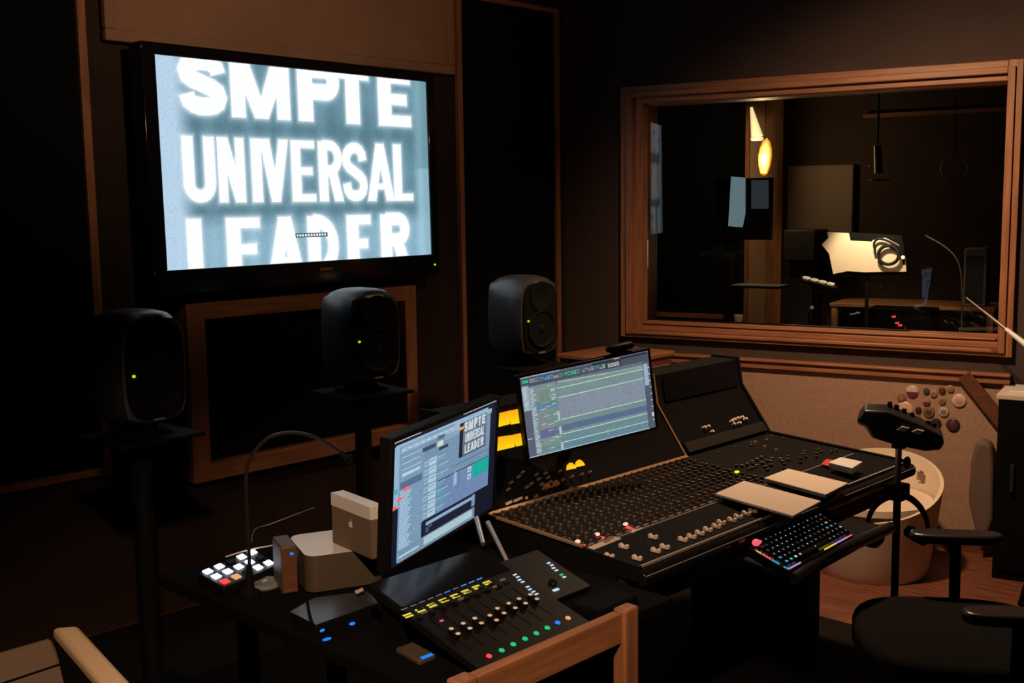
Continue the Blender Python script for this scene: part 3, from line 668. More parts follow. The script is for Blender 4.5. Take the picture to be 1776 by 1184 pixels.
# knobs: channel strips of small knobs, rising away from the operator
pos = []
for i in range(27):
    x = 2.195 + i * .0352
    for j in range(15):
        y = 1.862 + j * .0232
        pos.append((x, y, j))
for x in [3.17 + k * .036 for k in range(14)]:
    for j in range(0, 12):
        if (int(x * 100) * 7 + j * 5) % 11 < 2: pos.append((x, 1.9 + j * .024, j))
pos.sort(key=lambda p: (V((p[0], p[1], .77)) - CAM).length)
def knob_mb(mb, x, y, j, tp=None, top=True):
    z = prof(y); r = .0065 if j % 4 != 2 else .0085; h = .009 if j % 4 != 3 else .006
    jx = .0075 if j % 2 else 0
    if top: (tp or mb).use(0 if tp else 1).disc((x + jx - .004, y - .001, z + h + .0003), (0, -.07, 1), r * .42, 6)
    mb.use(0).cyl((x + jx - .004, y, z), (x + jx - .004, y, z + h), r, r * .82, 10)
nrj = 0
for k, (x, y, j) in enumerate(pos[:100]):
    m = MB(); tp = MB(); knob_mb(m, x, y, j, tp); kk = build('knob', m, 'knob', con, world=True); build('cap_dot', tp, 'knobl', kk, world=True, sm=False)
m = MB()
for x, y, j in pos[100:]: knob_mb(m, x, y, j)
o = build('knob', m, ['knob', 'knobl'], con, world=True); o['kind'] = 'stuff'
# row of pale push buttons above the strip line, lit red ones, paper tapes
for i in range(24):
    x = 2.2 + i * .0396; m = MB(); m.b2((x, 1.845, prof(1.845)), (x + .022, 1.853, prof(1.845) + .006))
    part_label(build('push_button', m, 'knobl', con, world=True, bevel=.001), 'pale push button')
for p in ((1002, 938.5), (1036, 926), (1085, 908.5)):
    c = onS(*p, .008); part_label(build('lit_button', MB().sph(c, .0065, (1.25, 1.1, .7)), 'hot_l', con, world=True), 'glowing red button')
    c2 = c + V((-.006, -.018, -.005)); part_label(build('lit_button', MB().box(c2, (.016, .016, .004)), 'red_l', con, world=True), 'glowing red button')
for a, b, c_, d_ in (((1017, 950), (1026, 955), (1078, 934), (1066, 930)), ((1044, 938), (1050, 943), (1077, 933), (1067, 931)), ((1089, 921), (1097, 924), (1115, 916), (1107, 912))):
    part_label(build('label_tape', MB().prism([onS(*q, .0025) for q in (a, b, c_, d_)], (0, 0, .0008)), 'paper', con, world=True), 'pale paper label tape')
part_label(build('indicator_light', MB().sph(onS(1278, 818, .006), .008, (1.3, 1, .5)), 'dot_l', con, world=True), 'bright yellow indicator')
# meters in the bridge
BN = V((0, -.985, .17)).normalized(); BP = V((0, 2.328, .95))
def quadpx(pts, n, p, lift): return [at(*q, n, V(p) + V(n).normalized() * lift) for q in pts]
for pts in (((866, 716), (881, 712.5), (883.5, 735), (864.5, 740)), ((882, 712), (898.5, 709), (902, 733), (886, 736)), ((850, 759), (889, 754), (891.5, 776), (848, 786)), ((890, 753.5), (902, 751), (905, 775), (894, 777))):
    part_label(build('level_meter', MB().prism(quadpx(pts, BN, BP, .003), BN * .004), 'vu', con, world=True), 'glowing yellow level meter')
LN = V((0, -.171, .125)).normalized(); LP = V((0, 2.21, .774))
for cx, cyy in ((990.5, 809.5), (1005.5, 804.5)):
    q = [(cx - 8.5, cyy + 5.5), (cx - 7.5, cyy - 3), (cx - 4, cyy - 6.5), (cx + .5, cyy - 6.5), (cx + 4.5, cyy - 3), (cx + 8, cyy + 2.5)]
    part_label(build('level_meter', MB().prism(quadpx(q, LN, LP, .003), LN * .004), 'vu', con, world=True), 'small round-topped yellow meter')
# knobs and switches on the lower slope of the bridge
for i, p in enumerate([(929, 824), (933, 832), (938, 841), (942, 848), (944.5, 822), (949, 829), (953, 837), (957, 844), (970, 818), (928, 862), (1007, 824), (1021, 820), (988, 848), (905, 820), (898, 828), (912, 846), (885, 838), (880, 850), (920, 840), (1030, 726), (975, 833), (990, 828)]):
    c = at(*p, LN, LP); part_label(build('panel_knob', MB().cyl(c, c + LN * .012, .0048, .004, 10), 'knobl', con, world=True), 'small pale knob on the sloped panel')
for p in ((946, 845), (962, 840)):
    c = at(*p, LN, LP); build('panel_knob', MB().cyl(c, c + LN * .014, .011, .009, 12), 'woody', con, world=True)
for a, b in (((876, 872), (887, 867)), ((890, 867), (905, 860.5)), ((910, 862), (914, 860))):
    A, Bq = at(*a, LN, LP), at(*b, LN, LP)
    part_label(build('label_strip', MB().prism([A, Bq, Bq + LN.cross(V((1, 0, 0))) * -.008, A + LN.cross(V((1, 0, 0))) * -.008], LN * .001), 'cream', con, world=True), 'pale label strip')
for p in ((1219, 743), (1226, 741), (1233, 750), (1267, 732), (1271, 729), (1277, 727), (1285, 725), (1291, 728), (1280, 735), (1270, 737)):
    c = at(*p, LN, LP); part_label(build('panel_knob', MB().cyl(c, c + LN * .014, .0065, .005, 10), 'cream', con, world=True), 'pale knob on the right-hand slope')
for p in ((1287, 811), (1296, 808), (1305, 804), (1313, 800), (1320, 796), (1303, 815), (1312, 811), (1322, 806), (1331, 802), (1339, 798), (1310, 770), (1326, 778), (1337, 803), (1353, 799), (1346, 784)):
    c = onS(*p); part_label(build('knob', MB().cyl(c, c + V((0, 0, .011)), .0075, .006, 10), 'knobl', con, world=True), 'pale knob at the right end')
build('rack_rail', P([(2.214, .782), (2.236, .812), (2.23, .818), (2.206, .788)], 3.17, 3.68), 'dim', con, world=True)
build('rack_screen', P([(2.333, .945), (2.348, 1.035), (2.344, 1.037), (2.329, .947)], 3.20, 3.66), 'gloss', con, world=True)

# papers and small things on the console
def slab(name, label, cat, px, z, th, m, bevel=.002, group=None):
    o = tag(build(name, MB().prism([atz(*p, z) - V((0, 0, th)) for p in px], (0, 0, th)), m, world=True, bevel=bevel), label, cat)
    if group: o['group'] = group
    return o
slab('notepad', 'larger pale notepad overhanging the console armrest above the keyboard', 'notepad', ((1240, 855), (1290, 833), (1424, 868), (1375, 894)), .779, .008, 'paper')
slab('notepad', 'smaller pale notepad lying flat at the right end of the console', 'notepad', ((1325, 828), (1367, 812), (1471, 837), (1432, 857)), .772, .012, 'paper')
slab('card_box', 'small white box beside a red card on the right end of the console', 'box', ((1437, 801), (1458, 792), (1496, 800), (1478, 811)), .786, .022, 'white')
slab('card', 'small red card tucked against the white box', 'card', ((1424, 804), (1433, 795), (1450, 798), (1440, 808)), .7645, .003, 'red')

# keyboard tray, keyboard
TZ = .677
tray = thing('keyboard_tray', 'black pull-out keyboard tray with padded wrist edge below the console armrest', 'keyboard tray', (2.85, 1.6, TZ))
ins = [atz(1258, 957, TZ), V((3.16, 1.69, TZ)), atz(1543, 914, TZ), atz(1380, 1003, TZ)]
build('board', MB().prism([p - V((0, 0, .018)) for p in ins], (0, 0, .018)), 'plastic', tray, world=True, bevel=.006)
a, b = atz(1376, 1003, TZ), atz(1545, 914, TZ); n = (b - a); c1 = a + n * .33 + V((.006, .02, 0)); c2 = a + n * .72 + V((.004, .008, 0))
build('wrist_pad', MB().tube([a, c1, c2, b], [.015, .018, .018, .017], 14), 'leather', tray, world=True)
build('bracket', MB().b2((2.85, 1.64, .60), (2.9, 1.705, TZ - .018)), 'black', tray, world=True)
KZ = TZ + .035
kc = [atz(*p, KZ) for p in ((1302, 941), (1422, 888), (1475, 920), (1366, 978))]     # back-left, back-right, front-right, front-left
kb = thing('keyboard', 'compact black keyboard with glowing multicoloured keys on the tray', 'keyboard', (sum((p for p in kc), V((0, 0, 0))) / 4) - V((0, 0, .034)))
def kuv(u, v, dz=0): return (kc[0] * (1 - u) * (1 - v) + kc[1] * u * (1 - v) + kc[2] * u * v + kc[3] * (1 - u) * v) + V((0, 0, dz))
cs = [kuv(-.02, -.04), kuv(1.02, -.04), kuv(1.02, 1.06), kuv(-.02, 1.06)]
build('case', MB().prism([p - V((0, 0, .034)) for p in cs], (0, 0, .022)), 'gloss', kb, world=True, bevel=.003)
rows = 6; colsn = 15
KC = {(3, 12): 'cyan_l', (2, 13): 'ora_l', (4, 14): 'pur_l', (3, 13): 'cyan_l', (5, 1): 'teal_l', (5, 2): 'ice_l', (5, 0): 'cyan_l', (4, 0): 'cyan_l', (5, 3): 'pur_l'}
for r in range(rows):
    k = 0
    while k < colsn:
        wd = 1
        if r == 5 and k == 4: wd = 6
        if r > 1 and k == 0: wd = 1
        u0, u1 = (k + .06) / colsn, (k + wd - .06) / colsn; v0, v1 = (r + .08) / rows, (r + .92) / rows
        if not (r <= 0 and k == 0):
            m = MB(); g = .006
            lo = [kuv(u0, v0, -.012), kuv(u1, v0, -.012), kuv(u1, v1, -.012), kuv(u0, v1, -.012)]
            hi = [kuv(u0 + g, v0 + g * 2), kuv(u1 - g, v0 + g * 2), kuv(u1 - g, v1 - g * 2), kuv(u0 + g, v1 - g * 2)]
            L_ = [m.bm.verts.new(p) for p in lo]; H_ = [m.bm.verts.new(p) for p in hi]
            m.bm.faces.new(H_); m.bm.faces.new(L_[::-1])
            for q in range(4): m.bm.faces.new((L_[q], L_[(q + 1) % 4], H_[(q + 1) % 4], H_[q]))
            lg = MB(); rr = random.random()
            lm = KC.get((r, k)) or ('ice_l' if rr < .5 else 'pur_l' if rr < .65 else 'sky_l' if rr < .72 else 'grey_l')
            uc, vc = (u0 + u1) / 2, (v0 + v1) / 2; e = .013 if (r, k) in KC else .0055
            lg.poly([kuv(uc - e, vc - e * 2, .0005), kuv(uc + e, vc - e * 2, .0005), kuv(uc + e * 1.1, vc + e * 2, .0005), kuv(uc - e * 1.1, vc + e * 1.6, .0005)])
            kk = build('key', m, 'gloss', kb, world=True, sm=False); build('legend', lg, lm, kk, world=True, sm=False)
        k += wd
part_label(build('key', MB().sph(kuv(.035, .08, .002), .011, (1.2, 1, .9)).sph(kuv(.075, .11, .002), .005), 'pink_l', kb, world=True), 'glowing pink key cap at the corner')
def strip(u0, v0, u1, v1, m):
    a, b = kuv(u0, v0, -.010), kuv(u1, v1, -.010)
    part_label(build('edge_light', MB().cyl(a, b, .0022, seg=6), m, kb, world=True), 'glowing edge light')
strip(-.012, .2, -.012, .32, 'ora_l'); strip(-.012, .36, -.012, .58, 'pink_l'); strip(-.012, .62, -.012, .8, 'cyan_l'); strip(-.012, .93, -.005, 1.03, 'cyan_l'); strip(0, 1.035, .17, 1.035, 'pur_l'); strip(.55, 1.035, .72, 1.035, 'yel_l'); strip(.72, 1.035, .92, 1.035, 'pur_l'); strip(.92, 1.035, 1.0, 1.035, 'pink_l')

# ------------------------------------------------------------------ side desk and everything on it
DZ = .71
desk = thing('desk', 'narrow side desk with a warm wooden front rail and posts and a black top', 'desk', (1.7, 2.05, 0))
build('top', MB().b2((1.385, 1.528, DZ - .03), (2.13, 2.62, DZ)), 'matte', desk, world=True, bevel=.003)
build('front_rail', MB().b2((1.44, 1.50, .672), (1.897, 1.526, .742)), 'woodx', desk, world=True, bevel=.003)
build('back_rail', MB().b2((1.652, 2.57, .62), (1.897, 2.6, .68)), 'matte', desk, world=True, bevel=.003)
for x, y in ((1.388, 1.49), (1.897, 1.49), (1.60, 2.57), (1.897, 2.57)): build('leg', MB().b2((x, y, 0), (x + .052, y + .036, .75 if y < 2 else .68)), 'woodz' if y < 2 else 'matte', desk, world=True, bevel=.006)

# fader controller
FP = V((0, 1.523, .73)); RP = V((0, 1.883, .828)); FN = V((0, -(RP.z - FP.z), RP.y - FP.y)).normalized()
def onF(x, y, lift=0): return at(x, y, FN, FP + FN * lift)
fc = thing('fader_controller', 'black eight-fader control surface with yellow displays on the side desk', 'fader controller', (1.66, 1.7, DZ))
build('chassis', MB().prism([(1.49, 1.523, .73), (1.833, 1.523, .73), (1.833, 1.883, .828), (1.49, 1.883, .828)], FN * -.02), 'plastic', fc, world=True, bevel=.003)
build('rear_foot', MB().b2((1.51, 1.80, DZ), (1.81, 1.86, .79)), 'matte', fc, world=True)
build('display', MB().prism([(1.495, 1.775, .7986), (1.828, 1.775, .7986), (1.828, 1.88, .8272), (1.495, 1.88, .8272)], FN * .0015), 'gloss', fc, world=True)
yl = [(520, 515), (645, 460), (765, 410), (885, 360), (1003, 315), (1115, 270), (1225, 225), (1335, 180)]
ev = V((0, RP.y - FP.y, RP.z - FP.z)).normalized()
for (a, b) in yl:
    c = onF(620 + a / 5.92, 980 + b / 5.92, .0025); m = MB()
    for dv in (-.004, .004): m.prism([c + V((-.011, 0, 0)) + ev * (dv - .0025), c + V((.011, 0, 0)) + ev * (dv - .0025), c + V((.011, 0, 0)) + ev * (dv + .0025), c + V((-.011, 0, 0)) + ev * (dv + .0025)], FN * .0004)
    part_label(build('channel_display', m, 'yel_l', fc, world=True, sm=False), 'glowing yellow name display')
A, Bp = onF(620 + 445 / 5.92, 980 + 468 / 5.92, .0025), onF(620 + 1300 / 5.92, 980 + 125 / 5.92, .0025)
for k, mt in enumerate(['grey_l', 'grey_l', 'grey_l', 'grey_l', 'grey_l', 'blue_l', 'grey_l', 'sky_l', 'sky_l', 'sky_l']):
    p, q = A.lerp(Bp, k / 10 + .01), A.lerp(Bp, k / 10 + .08)
    build('display_dash', MB().prism([p, q, q + ev * .003, p + ev * .003], FN * .0004), mt, fc, world=True, sm=False)
fl = [((848, 1138), 'red_l'), ((870, 1128), 'teal_l'), ((890, 1117.5), 'teal_l'), ((910.5, 1108), 'teal_l'), ((930, 1098.5), 'teal_l'), ((949, 1089), 'teal_l'), ((967, 1080), 'blue_l'), ((985, 1072), 'ora_l')]
fcap = [((783, 1091.5), (793.6, 1099)), ((804, 1082), (814, 1090)), ((823.5, 1073.7), (834.5, 1080.5)), ((849.7, 1068.6), (860.7, 1075.4)), ((863, 1056.8), (873.4, 1062.8)), ((882.6, 1047.6), (893, 1054.3)), ((901, 1040), (910.5, 1045.8)), ((921, 1032.6), (930, 1038.3))]
for i in range(8):
    c = onF(*fl[i][0], .001); part_label(build('select_light', MB().lathe([(.0062, 0), (.0062, .002), (.0045, .0035), (0, .004)], c, 14, FN.to_track_quat('Z', 'Y').to_matrix().to_4x4()), fl[i][1], fc, world=True), 'round lit button, ' + {'red_l': 'red', 'teal_l': 'green', 'blue_l': 'blue', 'ora_l': 'orange'}[fl[i][1]])
    p, q = onF(*fcap[i][0], .012), onF(*fcap[i][1], .012); x = (p.x + q.x) / 2; mid = (p + q) / 2; mid.x = x
    s0_, s1_ = V((c.x, 1.60, 0)), V((c.x, 1.72, 0))
    zf = lambda yy: FP.z + (yy - FP.y) * (RP.z - FP.z) / (RP.y - FP.y)
    sl_ = build('fader_slot', MB().prism([(x - .0015, 1.59, zf(1.59)), (x + .0015, 1.59, zf(1.59)), (x + .0015, 1.715, zf(1.715)), (x - .0015, 1.715, zf(1.715))], FN * .0006), 'gloss', fc, world=True, sm=False)
    m = MB(); hl = .013
    R3 = lambda a, h: mid + ev * a + FN * h
    m.use(0).prism([R3(a, h) - V((.0055, 0, 0)) for a, h in ((-hl, -.01), (hl, -.01), (hl, .002), (hl * .5, .001), (0, -.003), (-hl * .5, .001), (-hl, .002))], (.011, 0, 0))
    m.use(1).sph(R3(hl * .8, .0015), .0058, (1, 1, .5)).sph(R3(-hl * .8, .0015), .0058, (1, 1, .5))
    build('fader_cap', m, ['plastic', 'cap'], sl_, world=True)
    a, b = yl[i]; kx = onF(620 + a / 5.92 + 20, 980 + b / 5.92 + 7)
    build('knob', MB().cyl(kx, kx + FN * .008, .0068, .006, 16), 'plastic', fc, world=True)
    for j, yy in enumerate((1.735, 1.748)):
        cc = V((x + .004, yy, zf(yy))); build('channel_button', MB().prism([cc + V((-.008, 0, 0)), cc + V((.008, 0, 0)), cc + V((.008, 0, 0)) + ev * .006, cc + V((-.008, 0, 0)) + ev * .006], FN * .003), 'grey' if i % 3 == j else 'plastic', fc, world=True)
for p in ((893, 996.5), (898, 1000.5), (901, 1005.5), (906.5, 1009), (915, 1017.5), (919, 1022), (925, 1026), (930.5, 1030)):
    c = onF(*p, .001); c.x = min(c.x, 1.826); part_label(build('lit_key', MB().prism([c + V((-.0055, 0, 0)) - ev * .0022, c + V((.0055, 0, 0)) - ev * .0022, c + V((.0055, 0, 0)) + ev * .0022, c + V((-.0055, 0, 0)) + ev * .0022], FN * .001), 'ice_l', fc, world=True, sm=False), 'white lit key')
part_label(build('indicator_light', MB().box(onF(766, 1076, .002), (.008, .005, .002)), 'pink_l', fc, world=True), 'small red light')

# dock controller beside it
GP = V((0, 1.70, .724)); GR = V((0, 1.86, .772)); GN = V((0, -(GR.z - GP.z), GR.y - GP.y)).normalized(); ge = V((0, GR.y - GP.y, GR.z - GP.z)).normalized()
def onG(x, y, lift=0): return at(x, y, GN, GP + GN * lift)
dk = thing('dock_controller', 'small black control panel with columns of white lit keys, beside the fader controller', 'control panel', (1.92, 1.72, DZ))
build('chassis', MB().prism([(1.862, 1.70, .724), (2.035, 1.70, .724), (2.035, 1.88, .778), (1.862, 1.88, .778)], GN * -.012), 'plastic', dk, world=True, bevel=.003)
build('foot', MB().b2((1.88, 1.82, DZ), (2.02, 1.86, .748)), 'matte', dk, world=True)
for p in ((951.5, 976.3), (957, 980), (960, 985), (965, 989), (978.5, 1000.5)):
    c = onG(*p, .001); build('lit_key', MB().prism([c + V((-.0055, 0, 0)) - ge * .0025, c + V((.0055, 0, 0)) - ge * .0025, c + V((.0055, 0, 0)) + ge * .0025, c + V((-.0055, 0, 0)) + ge * .0025], GN * .001), 'ice_l', dk, world=True, sm=False)
c = onG(973.5, 996.3, .001); part_label(build('lit_key', MB().box(c, (.009, .006, .003)), 'teal_l', dk, world=True), 'green lit key')
c = onG(964, 1022.5, .001); part_label(build('lit_key', MB().box(c, (.018, .008, .003)), 'ice_l', dk, world=True), 'wide white lit key')
build('jog_wheel', MB().cyl(onG(958, 1012), onG(958, 1012) + GN * .008, .011, .010, 18), 'gloss', dk, world=True)
t = thing('trackpad', 'flat black trackpad on the right corner of the side desk near the post', 'trackpad', (1.96, 1.62, DZ))
build('body', MB().b2((1.885, 1.555, DZ), (2.03, 1.64, .736)), 'matte', t, world=True, bevel=.004)
build('touch_plate', MB().prism([(1.89, 1.56, .736), (2.025, 1.56, .736), (2.025, 1.635, .736), (1.89, 1.635, .736)], (0, 0, .001)), 'blackfab', t, world=True)

# phone-sized silver drive with a blue light
t = thing('portable_drive', 'small silver portable drive with a blue light, left of the fader controller', 'portable drive', atz(720, 1130, DZ))
pc = [atz(*p, .722) for p in ((686, 1123), (716, 1112), (756, 1134), (727, 1146))]
build('body', MB().prism([p - V((0, 0, .012)) for p in pc], (0, 0, .012)), 'sidesilver', t, world=True, bevel=.003)
a = pc[3].lerp(pc[2], .25); b = pc[3].lerp(pc[2], .85)
part_label(build('status_light', MB().prism([a, b, b.lerp(pc[1], .12), a.lerp(pc[0], .12)], (0, 0, .0015)), 'blue_l', t, world=True, sm=False), 'blue status light')

# small desktop computer, upright docking station, box
ROTM = math.radians(-22.5)
pcx = thing('desktop_computer', 'squat silver desktop computer with rounded corners on the side desk', 'desktop computer', (1.682, 2.251, DZ), ROTM)
def rsq(h, r, n=8):
    o_ = []
    for sx, sy_, a0 in ((1, 1, 0), (-1, 1, 90), (-1, -1, 180), (1, -1, 270)):
        for k in range(n + 1):
            a = math.radians(a0 + 90 * k / n); o_.append((sx * (h - r) + r * math.cos(a), sy_ * (h - r) + r * math.sin(a)))
    return o_
build('body', MB().prism([(x, y, .004) for x, y in rsq(.0985, .03)], (0, 0, .0905)), 'sidesilver', pcx)
build('top_plate', MB().prism([(x, y, .0945) for x, y in rsq(.0982, .03)], (0, 0, .0012)), 'white', pcx)
build('foot', MB().cyl((0, 0, 0), (0, 0, .004), .07), 'black', pcx)
def apple(mb, o, ex, ey, r, nrm):        # small fruit emblem as a flat shape
    pts = []
    for k in range(28):
        a = 2 * PI * k / 28; rr = r * (1 - .13 * math.cos(2 * a + PI) * (1 if math.sin(a) > 0 else .6) - .10 * max(0, math.sin(a)) ** 8)
        if abs(a) < .45 or a > 2 * PI - .35: rr *= .72
        pts.append(o + ex * rr * math.cos(a) * .95 + ey * rr * math.sin(a))
    mb.prism(pts, nrm * .0006)
    mb.prism([o + ex * r * (.1 + .18 * math.cos(a) + .12) + ey * r * (1.3 + .3 * math.sin(a)) for a in [2 * PI * k / 8 for k in range(8)]], nrm * .0006)
m = MB(); apple(m, V((.012, .0, .0957)), V((.8, .6, 0)), V((-.6, .8, 0)), .017, V((0, 0, 1))); build('emblem', m, 'gloss', pcx, sm=False)
hub = thing('docking_station', 'slim upright docking station with a blue light, against the desktop computer', 'docking station', (1.552, 2.286, DZ), ROTM)
build('body', MB().b2((-.02, -.05, .0), (.02, .05, .118)), 'sidesilver', hub, bevel=.003)
m = MB()
for k in range(7): m.b2((-.017 + k * .005, -.047, .118), (-.0145 + k * .005, .047, .1195))
build('cooling_fin', m, 'grey', hub); build('front_panel', MB().b2((-.017, -.0515, .004), (.017, -.05, .112)), 'woodd', hub)
part_label(build('status_light', MB().box((.006, -.052, .1), (.008, .002, .006)), 'blue_l', hub), 'blue status light')
bxr = thing('retail_box', 'pale upright box with a pinkish top band and an emblem, leaning behind the monitor', 'box', mx=Matrix.Translation((0, 0, 0)))
ZB = DZ + .0955
b0, b1 = atz(577, 940, ZB + .001), atz(645, 970, ZB + .001); bx = (b1 - b0); bx.z = 0; bl = bx.length; bx.normalize(); by = V((-bx.y, bx.x, 0)); bh = .128
mw = Matrix.Translation(b0) @ Matrix(((bx.x, by.x, 0, 0), (bx.y, by.y, 0, 0), (0, 0, 1, 0), (0, 0, 0, 1))); bxr.matrix_world = mw; WM[bxr.name] = mw
build('body', MB().b2((0, 0, 0), (bl, .035, bh)), 'sofa', bxr, bevel=.001)
build('lid', MB().b2((-.0008, -.0008, bh - .032), (bl + .0008, .0358, bh + .001)), 'white', bxr, bevel=.001)
m = MB(); apple(m, V((bl * .5, -.0006, bh * .52)), V((1, 0, 0)), V((0, 0, 1)), .0085, V((0, -1, 0))); build('emblem', m, 'white', bxr, sm=False)

# key pad with lit buttons, puck, gooseneck microphone
sp_ = [atz(*p, DZ + .03) for p in ((343, 992), (440, 950), (482, 978), (388, 1018))]
kp = thing('button_pad', 'small pad of glowing white and red keys at the back of the side desk', 'control pad', (sum((p for p in sp_), V((0, 0, 0))) / 4) - V((0, 0, .03)))
sN = (sp_[1] - sp_[0]).cross(sp_[3] - sp_[0]).normalized(); sN = sN if sN.z > 0 else -sN
build('case', MB().prism([p - V((0, 0, .028)) for p in sp_], (0, 0, .026)), 'plastic', kp, world=True, bevel=.003)
def suv(u, v): return (sp_[0] * (1 - u) * (1 - v) + sp_[1] * u * (1 - v) + sp_[2] * u * v + sp_[3] * (1 - u) * v)
for r in range(3):
    for k in range(5):
        u0, u1, v0, v1 = (k + .2) / 5, (k + .8) / 5, (r + .2) / 3, (r + .8) / 3
        lm = 'red_l' if (r, k) in ((2, 0), (2, 1)) else ('plastic' if (r, k) in ((0, 2), (2, 2), (1, 4)) else 'white_l')
        if (r, k) == (2, 1): lm = 'ora_l'
        o = build('key', MB().prism([suv(u0, v0), suv(u1, v0), suv(u1, v1), suv(u0, v1)], (0, 0, .004)), lm, kp, world=True, bevel=.002)
        if lm != 'white_l': part_label(o, {'red_l': 'glowing red key', 'plastic': 'unlit black key', 'ora_l': 'glowing orange key'}[lm])
c = atz(458, 1015, DZ); t = thing('desk_puck', 'round flat grey disc lying in front of the glowing button pad', 'disc', c)
build('body', MB().lathe([(.043, 0), (.045, .004), (.043, .010), (.036, .012), (.034, .0105), (0, .0105)], (0, 0, 0), 32), 'grey', t)
part_label(build('centre_cap', MB().cyl((0, 0, .0105), (0, 0, .014), .010), 'silver', t), 'silver centre')
gb = atz(434, 1034, DZ); gn = V((ray(434, 900).x, ray(434, 900).y, 0)).normalized()
gp = lambda x, y: at(x, y, gn, gb)
g = thing('gooseneck_microphone', 'thin gooseneck talkback microphone arching over the back of the side desk', 'microphone', gb)
build('base', MB().lathe([(.026, 0), (.026, .012), (.012, .02), (.009, .05), (.006, .08)], (0, 0, 0), 20), 'black', g)
path = [gb + V((0, 0, .07)), gp(432, 960), gp(428, 890), gp(427, 820), gp(440, 785), gp(465, 759), gp(500, 750), gp(535, 754), gp(568, 769), gp(592, 786)]
build('gooseneck', MB().tube(path, .0042, 8), 'leather', g, world=True)
a, b = gp(590, 785), gp(607, 798)
build('capsule', MB().cyl(a, b, .007, .009, 12).sph(b, .0095), 'black', g, world=True)
part_label(build('ring', MB().cyl(gp(603, 792), gp(606, 795), .0103, seg=14), 'chrome', g, world=True), 'shiny metal ring')
m = MB().tube([atz(392, 965, DZ + .02), atz(432, 953, DZ + .04), atz(470, 946, DZ + .04), atz(480, 944, DZ + .02)], .0022, 6)
tag(build('cable', m, 'white', world=True), 'thin white cable crossing behind the glowing button pad', 'cable')
m = MB().tube([atz(436, 940, DZ + .02), atz(442, 918, DZ + .03), atz(470, 908, DZ + .05), atz(510, 893, DZ + .06), atz(545, 880, DZ + .05)], .0018, 6)
tag(build('cable', m, 'grey', world=True), 'thin grey cable looping up behind the docking station', 'cable')

# recording interface with glossy top, small orange drive
t = thing('recording_interface', 'low black recording interface with a glossy top at the desk left edge', 'recording interface', atz(565, 1055, DZ))
q = [atz(*p, DZ + .03) for p in ((503, 1060), (545, 1036), (640, 1024), (655, 1045), (548, 1083))]
build('case', MB().prism([p - V((0, 0, .03)) for p in q], (0, 0, .029)), 'plastic', t, world=True, bevel=.002)
build('top_glass', MB().prism(q, (0, 0, -.001)), mat('smoked_glass_top', (.03, .034, .045), .28), t, world=True)
for p, m_ in (((611, 1081), 'blue_l'), ):
    c = atz(*p, DZ + .004); part_label(build('status_light', MB().sph(c, .006, (1.3, 1, .5)), m_, t, world=True), 'blue status light')
m = MB().tube([atz(533, 1042, DZ + .034), atz(536, 1060, DZ + .036), atz(541, 1078, DZ + .034), atz(548, 1092, DZ + .01)], .003, 6)
tag(build('cable', m, 'matte', world=True), 'short black cable lying across the glossy recording interface', 'cable')
t = thing('rugged_drive', 'tiny orange-edged drive with a blue light and painted glow at the left edge of the side desk', 'portable drive', atz(556, 1088, DZ))
c = atz(556, 1080, DZ + .012)
build('bumper', MB().box(c + V((0, 0, .002)), (.02, .03, .022), .3), 'orange', t, world=True, bevel=.003)
c = atz(557, 1092, DZ + .012); part_label(build('status_light', MB().sph(c, .0075, (1.2, 1, .6)), 'blue_l', t, world=True), 'bright blue light')
c = atz(567, 1108, DZ + .004); part_label(build('status_light', MB().sph(c, .009, (1.3, .7, .25)), 'blue_l', t, world=True), 'flat blob standing in for the blue glow')  # flattened emissive ball in place of the blue glow on the desk
part_label(build('status_light', MB().box(atz(648, 1003, DZ + .01), (.006, .004, .004)), 'white_l', fc, world=True), 'white power light')
slab('paper_tag', 'small pale tag lying behind the fader controller', 'tag', ((615, 1024), (629, 1018), (631, 1023), (618, 1029)), DZ + .045, .002, 'paper')

# ------------------------------------------------------------------ right side of the room
# control box on a pole stand with headphones
PX, PY = 3.38, 1.55
def pl(x, y): return at(x, y, gn2, V((PX, PY, 0)))
gn2 = V((ray(1558, 800).x, ray(1558, 800).y, 0)).normalized(); ex2 = V((gn2.y, -gn2.x, 0))
p0 = at(1558, 800, gn2, V((PX, PY, 0))); PX, PY = p0.x, p0.y
st = thing('pole_stand', 'upright steel pole stand with black clamps at the right end of the console', 'stand', (PX, PY, 0))
zt, zm = pl(1558, 760).z, pl(1552, 848).z
build('pole', MB().cyl((PX, PY, .02), (PX, PY, zm), .012), 'black', st, world=True)
part_label(build('pole', MB().cyl((PX, PY, zm), (PX, PY, zt + .02), .010), 'pole', st, world=True), 'bare steel upper pole')
build('clamp', MB().b2((PX - .035, PY - .03, pl(1555, 865).z), (PX + .03, PY + .03, zm + .02)), 'black', st, world=True, bevel=.006)
build('collar', MB().cyl((PX, PY, zt - .03), (PX, PY, zt + .02), .022), 'black', st, world=True)
build('thumb_screw', MB().sph(pl(1573, 803) + gn2 * .01, .02, (1, .5, 1)), 'black', st, world=True)
build('base', MB().lathe([(.15, 0), (.15, .014), (.13, .022), (.02, .03), (0, .03)], (PX, PY, 0), 28), 'black', st, world=True)
BH = pl(1545, 740)
cb = thing('control_box', 'chunky black remote control box with two pale labels, tilted on top of the pole stand', 'control box', BH)
outl = [(1487, 722), (1500, 705), (1540, 707), (1590, 727), (1632, 748), (1637, 762), (1630, 774), (1604, 776), (1555, 766), (1512, 753), (1502, 735), (1490, 731)]
build('body', MB().prism([pl(*p) - gn2 * .06 for p in outl], gn2 * .13), 'leather', cb, world=True, bevel=.012, seg=3)
